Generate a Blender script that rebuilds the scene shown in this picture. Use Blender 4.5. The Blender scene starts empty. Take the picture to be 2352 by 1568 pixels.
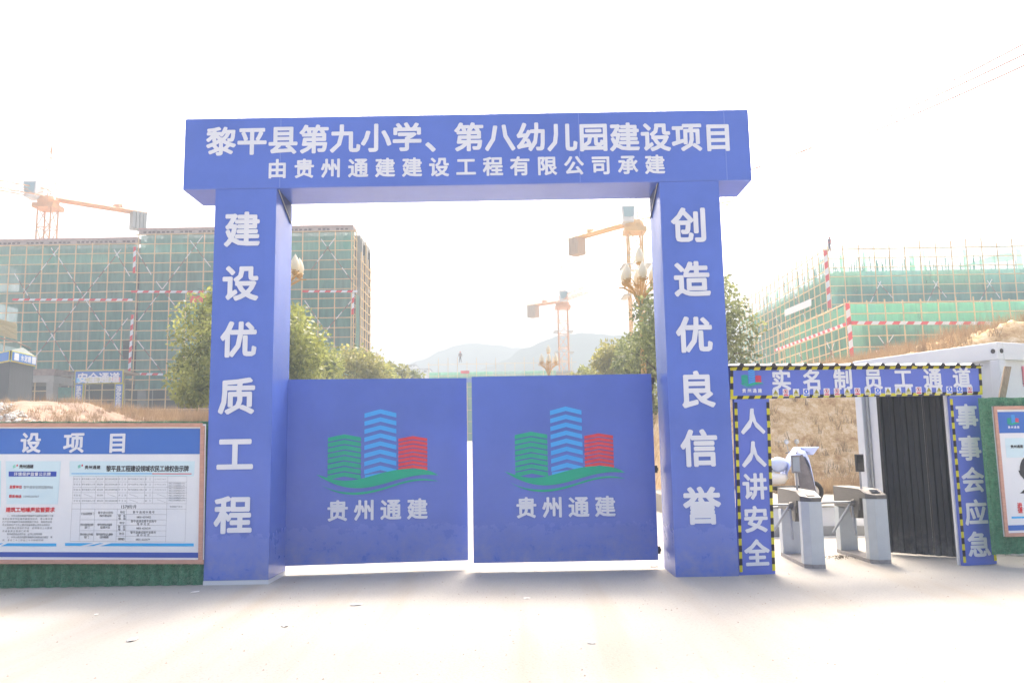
import bpy, math, random
import numpy as np
from mathutils import Vector, Matrix, noise

random.seed(7)
rng = np.random.default_rng(7)
SC = bpy.context.scene
COL = SC.collection
R = math.radians

# ------------------------------------------------------------------ camera, sky, sun, exposure
F_PX, PITCH, ROLL, CAM = 1888.0, 0.1312, -0.0171, Vector((0.0, -10.7, 1.626))
cd = bpy.data.cameras.new('camera')
cam = bpy.data.objects.new('camera', cd)
COL.objects.link(cam)
cd.sensor_width = 36.0
cd.lens = F_PX / 2352.0 * 36.0
cd.clip_start, cd.clip_end = 0.1, 4000.0
cam.matrix_world = Matrix.Translation(CAM) @ Matrix.Rotation(math.pi / 2 + PITCH, 4, 'X') @ Matrix.Rotation(ROLL, 4, 'Z')
SC.camera = cam

SUN_EL, SUN_AZ = R(50), R(8)          # azimuth measured from +Y (behind the gate) towards +X
W = bpy.data.worlds.new('World')
SC.world = W
W.use_nodes = True
nt = W.node_tree
nt.nodes.clear()
sky = nt.nodes.new('ShaderNodeTexSky')
sky.sky_type = 'NISHITA'
sky.sun_disc = False
sky.sun_elevation = SUN_EL
sky.sun_rotation = SUN_AZ
sky.air_density, sky.dust_density, sky.ozone_density = 0.6, 10.0, 0.3
bg = nt.nodes.new('ShaderNodeBackground')
bg.inputs['Strength'].default_value = 0.15
wo = nt.nodes.new('ShaderNodeOutputWorld')
nt.links.new(sky.outputs[0], bg.inputs[0])
nt.links.new(bg.outputs[0], wo.inputs[0])

sl = bpy.data.lights.new('sun', 'SUN')
sl.energy, sl.angle, sl.color = 0.85, R(12), (1.0, 0.91, 0.79)
sun = bpy.data.objects.new('sun', sl)
COL.objects.link(sun)
sd = Vector((math.sin(SUN_AZ) * math.cos(SUN_EL), math.cos(SUN_AZ) * math.cos(SUN_EL), math.sin(SUN_EL)))
sun.rotation_euler = sd.to_track_quat('Z', 'Y').to_euler()
sun.location = (0, 40, 60)

SC.view_settings.view_transform = 'Standard'
SC.view_settings.look = 'None'
SC.view_settings.gamma = 1.0
SC.view_settings.use_curve_mapping = False
SC.view_settings.exposure = 2.25
HAZE = 0.0044

# ------------------------------------------------------------------ materials
MATS = {}

def mat(name, col, rough=0.8, spec=0.3, metal=0.0, var=0.0, vscale=3.0, bump=0.0, bscale=30.0, col2=None, coat=0.0, stretch=None):
    if name in MATS:
        return MATS[name]
    m = bpy.data.materials.new(name)
    m.use_nodes = True
    n, l = m.node_tree.nodes, m.node_tree.links
    b = n['Principled BSDF']
    b.inputs['Base Color'].default_value = (*col, 1)
    b.inputs['Roughness'].default_value = rough
    b.inputs['Specular IOR Level'].default_value = spec
    b.inputs['Metallic'].default_value = metal
    if coat:
        b.inputs['Coat Weight'].default_value = coat
        b.inputs['Coat Roughness'].default_value = 0.12
    if var or bump or col2:
        tc = n.new('ShaderNodeTexCoord')
        src = tc.outputs['Object']
        if stretch:
            mp = n.new('ShaderNodeMapping')
            mp.inputs['Scale'].default_value = stretch
            l.new(src, mp.inputs[0])
            src = mp.outputs[0]
    if var or col2:
        nz = n.new('ShaderNodeTexNoise')
        nz.inputs['Scale'].default_value = vscale
        nz.inputs['Detail'].default_value = 8
        nz.inputs['Roughness'].default_value = 0.65
        l.new(src, nz.inputs['Vector'])
        rp = n.new('ShaderNodeValToRGB')
        rp.color_ramp.elements[0].position = 0.32
        rp.color_ramp.elements[1].position = 0.68
        c2 = col2 if col2 else tuple(min(1, c * (1 + var)) for c in col)
        c1 = col if col2 else tuple(c * (1 - var) for c in col)
        rp.color_ramp.elements[0].color = (*c1, 1)
        rp.color_ramp.elements[1].color = (*c2, 1)
        l.new(nz.outputs['Fac'], rp.inputs[0])
        l.new(rp.outputs[0], b.inputs['Base Color'])
    if bump:
        nb = n.new('ShaderNodeTexNoise')
        nb.inputs['Scale'].default_value = bscale
        nb.inputs['Detail'].default_value = 6
        l.new(src, nb.inputs['Vector'])
        bp = n.new('ShaderNodeBump')
        bp.inputs['Strength'].default_value = bump
        bp.inputs['Distance'].default_value = 0.02
        l.new(nb.outputs['Fac'], bp.inputs['Height'])
        l.new(bp.outputs[0], b.inputs['Normal'])
    MATS[name] = m
    return m

def foliage_mat(name, c1, c2, trans=0.45):
    m = bpy.data.materials.new(name)
    m.use_nodes = True
    n, l = m.node_tree.nodes, m.node_tree.links
    n.remove(n['Principled BSDF'])
    out = n['Material Output']
    ge = n.new('ShaderNodeNewGeometry')
    rp = n.new('ShaderNodeValToRGB')
    rp.color_ramp.elements[0].color = (*c1, 1)
    rp.color_ramp.elements[1].color = (*c2, 1)
    tc = n.new('ShaderNodeTexCoord')
    nz = n.new('ShaderNodeTexNoise')
    nz.inputs['Scale'].default_value = 0.9
    mx = n.new('ShaderNodeMath')
    mx.operation = 'MULTIPLY_ADD'
    l.new(tc.outputs['Object'], nz.inputs['Vector'])
    l.new(ge.outputs['Random Per Island'], mx.inputs[0])
    mx.inputs[1].default_value = 0.45
    ad = n.new('ShaderNodeMath')
    ad.operation = 'MULTIPLY_ADD'
    l.new(nz.outputs['Fac'], ad.inputs[0])
    ad.inputs[1].default_value = 1.5
    ad.inputs[2].default_value = -0.48
    l.new(ad.outputs[0], mx.inputs[2])
    l.new(mx.outputs[0], rp.inputs[0])
    d = n.new('ShaderNodeBsdfPrincipled')
    d.inputs['Roughness'].default_value = 0.45
    d.inputs['Specular IOR Level'].default_value = 0.4
    t = n.new('ShaderNodeBsdfTranslucent')
    ms = n.new('ShaderNodeMixShader')
    ms.inputs[0].default_value = trans
    l.new(rp.outputs[0], d.inputs['Base Color'])
    l.new(rp.outputs[0], t.inputs['Color'])
    l.new(d.outputs[0], ms.inputs[1])
    l.new(t.outputs[0], ms.inputs[2])
    l.new(ms.outputs[0], out.inputs['Surface'])
    return m

def net_mat(name, col, opac):
    """fine mesh cloth: threads of one colour with holes too small to see singly"""
    m = bpy.data.materials.new(name)
    m.use_nodes = True
    n, l = m.node_tree.nodes, m.node_tree.links
    n.remove(n['Principled BSDF'])
    out = n['Material Output']
    d = n.new('ShaderNodeBsdfDiffuse')
    t = n.new('ShaderNodeBsdfTranslucent')
    a = n.new('ShaderNodeMixShader')
    a.inputs[0].default_value = 0.4
    tr = n.new('ShaderNodeBsdfTransparent')
    b = n.new('ShaderNodeMixShader')
    tc = n.new('ShaderNodeTexCoord')
    mp = n.new('ShaderNodeMapping')
    mp.inputs['Scale'].default_value = (2.2, 2.2, 0.35)
    nz = n.new('ShaderNodeTexNoise')
    nz.inputs['Scale'].default_value = 1.3
    nz.inputs['Detail'].default_value = 6
    l.new(tc.outputs['Object'], mp.inputs[0])
    l.new(mp.outputs[0], nz.inputs['Vector'])
    rp = n.new('ShaderNodeMapRange')
    rp.inputs['From Min'].default_value = 0.3
    rp.inputs['From Max'].default_value = 0.7
    rp.inputs['To Min'].default_value = max(0, opac - 0.13)
    rp.inputs['To Max'].default_value = min(1, opac + 0.13)
    l.new(nz.outputs['Fac'], rp.inputs['Value'])
    d.inputs[0].default_value = (*col, 1)
    t.inputs[0].default_value = (*col, 1)
    l.new(d.outputs[0], a.inputs[1])
    l.new(t.outputs[0], a.inputs[2])
    l.new(rp.outputs[0], b.inputs[0])
    l.new(tr.outputs[0], b.inputs[1])
    l.new(a.outputs[0], b.inputs[2])
    l.new(b.outputs[0], out.inputs['Surface'])
    return m

BLUE = mat('blue_vinyl', (0.098, 0.170, 0.56), 0.26, 0.6, var=0.10, vscale=0.7, bump=0.25, bscale=2.2)
def add_dust(m, top=0.5):
    """dried splash dust clinging to the lowest part of a wrapped surface"""
    n, l = m.node_tree.nodes, m.node_tree.links
    b = n['Principled BSDF']
    old = b.inputs['Base Color'].links[0].from_socket
    tc = n.new('ShaderNodeTexCoord'); sx = n.new('ShaderNodeSeparateXYZ'); l.new(tc.outputs['Object'], sx.inputs[0])
    nz = n.new('ShaderNodeTexNoise'); nz.inputs['Scale'].default_value = 5; nz.inputs['Detail'].default_value = 8; nz.inputs['Roughness'].default_value = .7
    l.new(tc.outputs['Object'], nz.inputs['Vector'])
    mr = n.new('ShaderNodeMapRange'); mr.inputs['From Min'].default_value = top; mr.inputs['From Max'].default_value = 0; mr.inputs['To Min'].default_value = 0; mr.inputs['To Max'].default_value = .42; mr.interpolation_type = 'SMOOTHSTEP'
    l.new(sx.outputs[2], mr.inputs['Value'])
    r2 = n.new('ShaderNodeMapRange'); r2.inputs['From Min'].default_value = .35; r2.inputs['From Max'].default_value = .7; l.new(nz.outputs['Fac'], r2.inputs['Value'])
    mu = n.new('ShaderNodeMath'); mu.operation = 'MULTIPLY'; l.new(mr.outputs[0], mu.inputs[0]); l.new(r2.outputs[0], mu.inputs[1])
    mx = n.new('ShaderNodeMix'); mx.data_type = 'RGBA'; l.new(mu.outputs[0], mx.inputs[0]); l.new(old, mx.inputs[6]); mx.inputs[7].default_value = (.42, .40, .38, 1)
    l.new(mx.outputs[2], b.inputs['Base Color'])
    ro = n.new('ShaderNodeMapRange'); ro.inputs['To Min'].default_value = b.inputs['Roughness'].default_value; ro.inputs['To Max'].default_value = .8
    l.new(mu.outputs[0], ro.inputs['Value']); l.new(ro.outputs[0], b.inputs['Roughness'])
add_dust(BLUE, .8)
BLUEV = mat('violet_blue_vinyl', (0.12, 0.175, 0.58), 0.5, 0.4, var=0.04, vscale=2)
BOARDBLUE = mat('board_blue_print', (0.05, 0.16, 0.52), 0.5, 0.4)
WHITE = mat('white_print', (0.73, 0.75, 0.79), 0.5, 0.3)
WPAINT = mat('white_paint', (0.70, 0.71, 0.71), 0.45, 0.4, var=0.04, vscale=1.5)
CREAM = mat('cream_door_paint', (0.74, 0.72, 0.66), 0.5, 0.4, var=0.03)
LGREEN = mat('logo_green_print', (0.02, 0.42, 0.25), 0.5, 0.3)
LBLUE = mat('logo_blue_print', (0.07, 0.42, 0.85), 0.5, 0.3)
LRED = mat('logo_red_print', (0.74, 0.07, 0.09), 0.5, 0.3)
YELLOW = mat('hazard_yellow_print', (0.62, 0.56, 0.03), 0.5, 0.3)
BLACK = mat('hazard_black_print', (0.025, 0.022, 0.03), 0.5, 0.3)
SYEL = mat('sign_yellow_print', (0.55, 0.50, 0.03), 0.5, 0.3)
SBLUE = mat('sign_blue_print', (0.05, 0.16, 0.65), 0.5, 0.3)
RED = mat('red_print', (0.70, 0.04, 0.05), 0.5, 0.3)
INK = mat('grey_black_ink', (0.06, 0.06, 0.065), 0.6, 0.2)
INKL = mat('pale_grey_ink', (0.26, 0.27, 0.29), 0.6, 0.2)
PAPER = mat('white_board_print', (0.78, 0.80, 0.81), 0.45, 0.4, var=0.03, vscale=2)
PALEBLUE = mat('pale_blue_print', (0.62, 0.78, 0.82), 0.5, 0.3)
CYAN = mat('cyan_print', (0.05, 0.42, 0.80), 0.5, 0.3)
COPPER = mat('copper_wood_strip', (0.56, 0.31, 0.23), 0.5, 0.4, var=0.12, vscale=9, stretch=(1, 1, 6))
TURF = mat('turf_backing_green', (0.10, 0.27, 0.16), 0.9, 0.1, var=0.3, vscale=14, bump=0.6, bscale=120)
BLADE = foliage_mat('turf_blade_green', (0.08, 0.22, 0.12), (0.24, 0.44, 0.28), 0.15)
METAL = mat('painted_steel_dark', (0.05, 0.045, 0.045), 0.5, 0.5, var=0.3, vscale=20)
GALV = mat('galvanised_steel', (0.42, 0.43, 0.43), 0.4, 0.5, 0.6, var=0.1, vscale=8)
STAIN = mat('brushed_stainless', (0.15, 0.145, 0.135), 0.42, 0.5, 0.35, var=0.12, vscale=6, stretch=(1, 1, 12))
TSGREY = mat('pale_grey_powder_coat', (0.50, 0.54, 0.55), 0.5, 0.4, var=0.06, vscale=4)
TSDIRT = mat('dusty_grey_edge', (0.33, 0.31, 0.29), 0.8, 0.2, var=0.2, vscale=18)
add_dust(TSGREY, .35)
SCREEN = mat('black_glass_screen', (0.015, 0.016, 0.02), 0.08, 0.6)
DARKSHEET = mat('charcoal_corrugated_sheet', (0.012, 0.015, 0.022), 0.4, 0.5, var=0.3, vscale=2.5, stretch=(3, 3, 0.4))
add_dust(DARKSHEET, .5)
ROOFWHITE = mat('white_roof_sheet', (0.74, 0.75, 0.76), 0.4, 0.4, var=0.05)
ROOFDARK = mat('dark_roof_underside', (0.07, 0.07, 0.075), 0.9, 0.1, var=0.3, vscale=10)  # nearly black tone for the canopy's underside and wave ends
POLEM = mat('ochre_painted_scaffold_pipe', (0.74, 0.54, 0.28), 0.6, 0.3, var=0.2, vscale=0.8)
POLEG = mat('dull_grey_scaffold_pipe', (0.33, 0.32, 0.29), 0.6, 0.3, var=0.2, vscale=0.8)
RUST = mat('rusty_brown_pipe', (0.26, 0.16, 0.13), 0.8, 0.2)
BRACEW = mat('white_banded_pipe', (0.72, 0.72, 0.72), 0.5, 0.3)
CONC = mat('raw_concrete', (0.34, 0.34, 0.32), 0.9, 0.2, var=0.14, vscale=0.9, bump=0.3, bscale=6)
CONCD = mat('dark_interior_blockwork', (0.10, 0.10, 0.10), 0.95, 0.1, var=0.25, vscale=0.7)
FORM = mat('red_brown_formwork', (0.50, 0.28, 0.24), 0.8, 0.2, var=0.2, vscale=1.5)
PLANK = mat('yellow_plywood', (0.42, 0.36, 0.18), 0.8, 0.2, var=0.12, vscale=4, stretch=(0.3, 1, 8))
WOOD = mat('weathered_timber', (0.33, 0.26, 0.18), 0.85, 0.2, var=0.25, vscale=7, stretch=(8, 8, 0.7))
CRANE = mat('crane_yellow_paint', (0.72, 0.44, 0.12), 0.5, 0.4, var=0.12, vscale=1)
CRANER = mat('crane_orange_paint', (0.72, 0.36, 0.14), 0.5, 0.4, var=0.12, vscale=1)
GOLD = mat('gold_lamp_paint', (0.50, 0.31, 0.10), 0.35, 0.5, 0.3, var=0.1, vscale=3)
LANT = mat('cream_lamp_glass', (0.76, 0.68, 0.50), 0.35, 0.5, var=0.04, vscale=4)
BARK = mat('tree_bark', (0.10, 0.075, 0.05), 0.95, 0.1, var=0.3, vscale=6, bump=0.5, bscale=20)
HILL = mat('far_wooded_hill', (0.035, 0.06, 0.035), 1.0, 0.0, var=0.35, vscale=0.05)
ROCK = mat('pale_limestone', (0.70, 0.67, 0.62), 0.9, 0.2, var=0.15, vscale=8)
TILE = mat('far_roof_tiles', (0.12, 0.12, 0.14), 0.9, 0.1)
SKIN = mat('skin', (0.42, 0.24, 0.17), 0.6, 0.3)
NETD = net_mat('old_green_netting', (0.19, 0.50, 0.42), 0.66)
NETD2 = net_mat('faded_green_netting', (0.27, 0.50, 0.43), 0.70)
NETL = net_mat('bright_green_netting', (0.18, 0.57, 0.36), 0.62)
NETL2 = net_mat('dull_green_netting', (0.20, 0.50, 0.35), 0.58)
LEAFA = foliage_mat('olive_leaves', (0.075, 0.115, 0.03), (0.50, 0.52, 0.15))
LEAFB = foliage_mat('yellow_green_leaves', (0.12, 0.15, 0.04), (0.52, 0.48, 0.15))
LEAFC = foliage_mat('grey_green_leaves', (0.070, 0.095, 0.04), (0.36, 0.40, 0.16))
DRY = foliage_mat('dry_grass', (0.20, 0.13, 0.08), (0.48, 0.36, 0.21), 0.25)

# ------------------------------------------------------------------ measured rays (2352-pixel wide copy of the photograph)
def ray(px, py):
    u, v = (px - 1176) / F_PX, (py - 784) / F_PX
    s, c = math.sin(ROLL), math.cos(ROLL)
    u, v = c * u + s * v, -s * u + c * v
    s, c = math.sin(PITCH), math.cos(PITCH)
    return Vector((u, c + s * v, s - c * v))

def P(px, py, Y):
    d = ray(px, py)
    return CAM + d * ((Y - CAM.y) / d.y)

def PX(px, py, X):
    d = ray(px, py)
    return CAM + d * ((X - CAM.x) / d.x)

def G(px, py, z=0.0):
    d = ray(px, py)
    return CAM + d * ((z - CAM.z) / d.z)

class Plane:
    def __init__(s, o, u, v=(0, 0, 1)):
        s.o, s.u, s.v = Vector(o), Vector(u).normalized(), Vector(v).normalized()
        s.n = s.u.cross(s.v).normalized()
        if s.n.dot(CAM - s.o) < 0:
            s.n = -s.n
    def hit(s, px, py):
        d = ray(px, py)
        t = (s.o - CAM).dot(s.n) / d.dot(s.n)
        p = CAM + d * t - s.o
        return p.dot(s.u), p.dot(s.v)
    def pt(s, u, v, off=0.0):
        return s.o + s.u * u + s.v * v + s.n * off
    def ppm(s, px, py):
        u, v = s.hit(px, py)
        return F_PX / (s.pt(u, v) - CAM).dot(Vector((0, math.cos(PITCH), math.sin(PITCH))))

# ------------------------------------------------------------------ object helpers
def tag(o, label=None, cat=None, group=None, kind=None):
    if label: o['label'] = label
    if cat: o['category'] = cat
    if group: o['group'] = group
    if kind: o['kind'] = kind
    return o

def thing(name, label, cat, loc=(0, 0, 0), group=None):
    o = bpy.data.objects.new(name, None)
    o.empty_display_size = 0.2
    o.location = loc
    COL.objects.link(o)
    return tag(o, label, cat, group)

def worg(parent):
    v = Vector((0, 0, 0))
    while parent is not None:
        v += parent.location
        parent = parent.parent
    return v

class MB:
    def __init__(s):
        s.v, s.f, s.m = [], [], []
    def add(s, vs, fs, mi=0):
        b = len(s.v)
        s.v += [tuple(x) for x in vs]
        s.f += [tuple(b + i for i in q) for q in fs]
        s.m += [mi] * len(fs)
    def quad(s, a, b, c, d, mi=0):
        s.add([a, b, c, d], [(0, 1, 2, 3)], mi)
    def box(s, lo, hi, mi=0):
        x0, y0, z0 = lo; x1, y1, z1 = hi
        s.add([(x0, y0, z0), (x1, y0, z0), (x1, y1, z0), (x0, y1, z0), (x0, y0, z1), (x1, y0, z1), (x1, y1, z1), (x0, y1, z1)],
              [(0, 3, 2, 1), (4, 5, 6, 7), (0, 1, 5, 4), (1, 2, 6, 5), (2, 3, 7, 6), (3, 0, 4, 7)], mi)
    def pbox(s, pl, u0, v0, u1, v1, o0, o1, mi=0):
        c = [pl.pt(u, v, o) for o in (o0, o1) for (u, v) in ((u0, v0), (u1, v0), (u1, v1), (u0, v1))]
        s.add(c, [(3, 2, 1, 0), (4, 5, 6, 7), (0, 1, 5, 4), (1, 2, 6, 5), (2, 3, 7, 6), (3, 0, 4, 7)], mi)
    def rod(s, a, b, r, n=6, r2=None, mi=0, cap=True):
        a, b = Vector(a), Vector(b)
        d = b - a
        if d.length < 1e-6: return
        d.normalize()
        x = d.orthogonal().normalized(); y = d.cross(x)
        r2 = r if r2 is None else r2
        vs = []
        for p, rr in ((a, r), (b, r2)):
            for k in range(n):
                t = 2 * math.pi * k / n + math.pi / n
                vs.append(p + x * (rr * math.cos(t)) + y * (rr * math.sin(t)))
        fs = [(k, (k + 1) % n, n + (k + 1) % n, n + k) for k in range(n)]
        if cap: fs += [tuple(range(n))[::-1], tuple(range(n, 2 * n))]
        s.add(vs, fs, mi)
    def path(s, pts, rs, n=6, mi=0):
        for i in range(len(pts) - 1):
            r0 = rs[i] if isinstance(rs, (list, tuple)) else rs
            r1 = rs[i + 1] if isinstance(rs, (list, tuple)) else rs
            s.rod(pts[i], pts[i + 1], r0, n, r1, mi)
    def lathe(s, c, prof, n=12, mi=0, sx=1, sy=1):
        c = Vector(c); vs = []
        for r, z in prof:
            for k in range(n):
                t = 2 * math.pi * k / n
                vs.append(c + Vector((r * math.cos(t) * sx, r * math.sin(t) * sy, z)))
        fs = []
        for i in range(len(prof) - 1):
            for k in range(n):
                fs.append((i * n + k, i * n + (k + 1) % n, (i + 1) * n + (k + 1) % n, (i + 1) * n + k))
        s.add(vs, fs, mi)
    def prism(s, pts, depth, mi=0):
        """outline pts (3D, planar) extruded by the vector depth"""
        n = len(pts); depth = Vector(depth)
        vs = [Vector(p) for p in pts] + [Vector(p) + depth for p in pts]
        s.add(vs, [tuple(range(n)), tuple(range(2 * n - 1, n - 1, -1))] + [(k, n + k, n + (k + 1) % n, (k + 1) % n) for k in range(n)], mi)
    def build(s, name, mats, parent=None, smooth=False, bevel=0.0):
        me = bpy.data.meshes.new(name)
        og = worg(parent)
        me.from_pydata([(x - og.x, y - og.y, z - og.z) for x, y, z in s.v], [], s.f)
        if not isinstance(mats, (list, tuple)): mats = [mats]
        for m in mats: me.materials.append(m)
        if len(mats) > 1: me.polygons.foreach_set('material_index', s.m)
        if smooth: me.polygons.foreach_set('use_smooth', [True] * len(me.polygons))
        me.update()
        o = bpy.data.objects.new(name, me)
        COL.objects.link(o)
        o.parent = parent
        if bevel:
            bm_ = o.modifiers.new('bevel', 'BEVEL')
            bm_.width = bevel; bm_.segments = 2; bm_.limit_method = 'ANGLE'
        return o

def mesh_np(name, V, Fq, material, parent=None, kind=None):
    """numpy vertices and equal-length faces"""
    me = bpy.data.meshes.new(name)
    og = worg(parent)
    V = np.asarray(V, np.float32) - np.array([og.x, og.y, og.z], np.float32)
    k = Fq.shape[1]
    me.vertices.add(len(V)); me.vertices.foreach_set('co', V.ravel())
    me.loops.add(Fq.size); me.loops.foreach_set('vertex_index', Fq.ravel().astype(np.int32))
    me.polygons.add(len(Fq))
    me.polygons.foreach_set('loop_start', (np.arange(len(Fq)) * k).astype(np.int32))
    me.update(calc_edges=True)
    me.validate()
    me.materials.append(material)
    o = bpy.data.objects.new(name, me)
    COL.objects.link(o)
    o.parent = parent
    if kind: o['kind'] = kind
    return o

_unit = {}
def bar(name, a, b, r, material, parent, square=False):
    key = (material.name, square)
    if key not in _unit:
        m = MB(); m.rod((0, 0, 0), (0, 0, 1), 1.0, 4 if square else 6)
        o = m.build('bar', material); me = o.data
        bpy.data.objects.remove(o)
        _unit[key] = me
    a, b = Vector(a), Vector(b)
    d = b - a
    o = bpy.data.objects.new(name, _unit[key])
    COL.objects.link(o)
    o.parent = parent
    o.matrix_local = Matrix.Translation(a - worg(parent)) @ d.to_track_quat('Z', 'Y').to_matrix().to_4x4() @ Matrix.Diagonal((r, r, d.length, 1))
    return o

def dup(root, loc, label=None, rotz=0.0, scale=1.0, group=None):
    r = root.copy(); COL.objects.link(r)
    r.location = loc; r.rotation_euler = (0, 0, rotz); r.scale = (scale,) * 3
    if label: r['label'] = label
    if group: r['group'] = group
    for ch in list(root.children):
        c = ch.copy(); COL.objects.link(c); c.parent = r
        for g in list(ch.children):
            d = g.copy(); COL.objects.link(d); d.parent = c
    return r

# ------------------------------------------------------------------ glyphs
ALL = ('黎平县第九小学、第八幼儿园建设项目由贵州通建建设工程有限公司承建优质创造良信誉实名制员工通道人讲安全事会应急'
       '水泥棚落规章度强化防护措施环境保监督示牌单位联系电话筑地噪声管要求领域农民维权告'
       '服务站元月行业部门劳动障察住房和城乡设局村路号社大队仲裁委员会争议招标办支付公司专用账户负责总包开工竣日期'
       '进入请正确佩戴帽中华共国环噪污染治法在市区内夜间二时六禁止进行产生的筑施作业但抢修险除外因殊需必须有以上民府或者其主明规定十三条'
       '一凤德政是物至证'
       '0123456789-/')
GL = {}
def load_glyphs():
    tmp = []
    for bold in (0.0,):
        for ch in sorted(set(ALL)):
            c = bpy.data.curves.new('glyph', 'FONT')
            c.body = ch; c.offset = bold; c.resolution_u = 2
            o = bpy.data.objects.new('glyph', c)
            COL.objects.link(o)
            tmp.append((ch, bold, o, c))
    dg = bpy.context.evaluated_depsgraph_get()
    for ch, bold, o, c in tmp:
        me = o.evaluated_get(dg).to_mesh()
        vs = [(v.co.x, v.co.y) for v in me.vertices]
        fs = [tuple(p.vertices) for p in me.polygons]
        GL[ch] = (vs, fs)
        o.evaluated_get(dg).to_mesh_clear()
    for ch, bold, o, c in tmp:
        bpy.data.objects.remove(o); bpy.data.curves.remove(c)
load_glyphs()

def glyph(mb, pl, ch, u, v, em, off=0.004, bold=0.028, mi=0, wide=1.0):
    """character centred at (u, v) on a plane; em is its height in metres"""
    if ch == ' ': return
    vs, fs = GL[ch]
    cx = 0.5 if ord(ch) > 255 else 0.28
    # heavier strokes: the glyph printed again slightly shifted, every pass a hair further out
    k = 8 if em > 0.12 else 4 if em > 0.03 else 2
    sh = [(0, 0)] if not bold else [(bold * 1.15 * math.cos(6.2832 * i / k + .39), bold * 1.15 * math.sin(6.2832 * i / k + .39)) for i in range(k)] + [(0, 0)]
    V_, F_ = [], []
    for j, (dx, dy) in enumerate(sh):
        b_ = len(V_)
        V_ += [pl.pt(u + (x + dx - cx) * em * wide, v + (y + dy - 0.38) * em, off + j * 0.00025) for x, y in vs]
        F_ += [tuple(b_ + q for q in f) for f in fs]
    mb.add(V_, F_, mi)

class LB:
    """collects characters; every character becomes a mesh of its own"""
    def __init__(s): s.items = []
    def add(s, vs, fs, mi=0):
        m_ = MB(); m_.add(vs, fs, 0); s.items.append(m_)
    def build(s, name, mt, parent):
        return [m_.build(name, mt, parent) for m_ in s.items]

def text_px(mb, pl, s, a, b, em_px, off=0.004, bold=0.028, mi=0, wide=1.0):
    """characters of s spread evenly from picture point a to picture point b (centres)"""
    (u0, v0), (u1, v1) = pl.hit(*a), pl.hit(*b)
    em = em_px / pl.ppm(*a)
    n = max(1, len(s) - 1)
    for i, ch in enumerate(s):
        t = i / n
        glyph(mb, pl, ch, u0 + (u1 - u0) * t, v0 + (v1 - v0) * t, em, off, bold, mi, wide)

def poly(mb, pl, pts, off, mi=0):
    mb.add([pl.pt(u, v, off) for u, v in pts], [tuple(range(len(pts)))], mi)

def strip(mb, pl, up, lo, off, mi=0):
    n = min(len(up), len(lo))
    for i in range(n - 1):
        mb.add([pl.pt(*up[i], off), pl.pt(*up[i + 1], off), pl.pt(*lo[i + 1], off), pl.pt(*lo[i], off)], [(0, 1, 2, 3)], mi)

def resample(pts, n):
    out = []
    xs = np.linspace(pts[0][0], pts[-1][0], n)
    px = [p[0] for p in pts]; py = [p[1] for p in pts]
    # smooth interpolation
    c = np.polyfit(px, py, min(6, len(px) - 1))
    return [(x, float(np.polyval(c, x)) if 0 < i < n - 1 else (py[0] if i == 0 else py[-1])) for i, x in enumerate(xs)]

def logo(parent, pl, cu, cv, width, off=0.004, text=True, name='emblem'):
    """three striped towers over a green wave with the company's characters below"""
    k = width / 1350.0
    def T(x, y): return (cu + (x - 835) * k, cv - (y - 750) * k)
    mb = MB()
    def tower(x0, x1, peak, outer, thick, pitch, n, mi):
        xm = (x0 + x1) / 2
        for i in range(n):
            yp, yo = peak + i * pitch, outer + i * pitch
            for xa, ya, xb, yb in ((x0, yo, xm, yp), (xm, yp, x1, yo)):
                poly(mb, pl, [T(xa, ya + thick), T(xb, yb + thick), T(xb, yb), T(xa, ya)], off, mi)
    tower(280, 645, 490, 525, 45, 60, 8, 0)
    tower(683, 1040, 212, 258, 50, 90, 8, 1)
    poly(mb, pl, [T(690, 985), T(1040, 985), T(1040, 935), T(860, 925), T(690, 945)], off, 1)
    tower(1063, 1388, 520, 548, 35, 46, 8, 2)
    up = [(160, 930), (300, 975), (400, 995), (550, 1000), (700, 975), (900, 920), (1050, 895), (1230, 885), (1390, 905), (1510, 965)]
    lo = [(160, 930), (300, 1010), (450, 1070), (600, 1085), (800, 1070), (1000, 1020), (1200, 970), (1380, 955), (1510, 965)]
    strip(mb, pl, [T(*p) for p in resample(up, 30)], [T(*p) for p in resample(lo, 30)], off + 0.002, 0)
    up = [(215, 1045), (350, 1105), (500, 1130), (650, 1135), (800, 1110), (1000, 1060), (1200, 1010), (1350, 1000), (1510, 1030)]
    lo = [(215, 1045), (300, 1095), (450, 1145), (600, 1160), (800, 1135), (1000, 1080), (1200, 1030), (1350, 1018), (1510, 1030)]
    strip(mb, pl, [T(*p) for p in resample(up, 30)], [T(*p) for p in resample(lo, 30)], off + 0.002, 0)
    mb.build(name, [LGREEN, LBLUE, LRED], parent)
    if text:
        mb = LB()
        for ch, x in zip('贵州通建', (395, 690, 980, 1275)):
            u, v = T(x, 1330)
            glyph(mb, pl, ch, u, v, 235 * k, off)
        mb.build('character', WHITE, parent)

# ------------------------------------------------------------------ ground and terrain
def sstep(a, b, x):
    t = min(1, max(0, (x - a) / (b - a)))
    return t * t * (3 - 2 * t)

def h_base(x, y):
    return 3.0 * sstep(35, 110, y) + 0.012 * abs(0)

def h_left(x, y):
    top = 2.45 + 0.046 * max(0, y - 14)
    m = 0.85 * sstep(-12.9, -15.2, x) * sstep(11, 13.5, y) * (1 - 0.6 * sstep(17, 24, y))
    n = noise.noise(Vector((x * .5, y * .5, 0))) * .22 + noise.noise(Vector((x * 1.7, y * 1.7, 3))) * .09
    s = sstep(-7.4, -10.2, x) * sstep(9.5, 13.0, y)
    return (top + m + n) * s - 0.3 * (1 - s)

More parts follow.
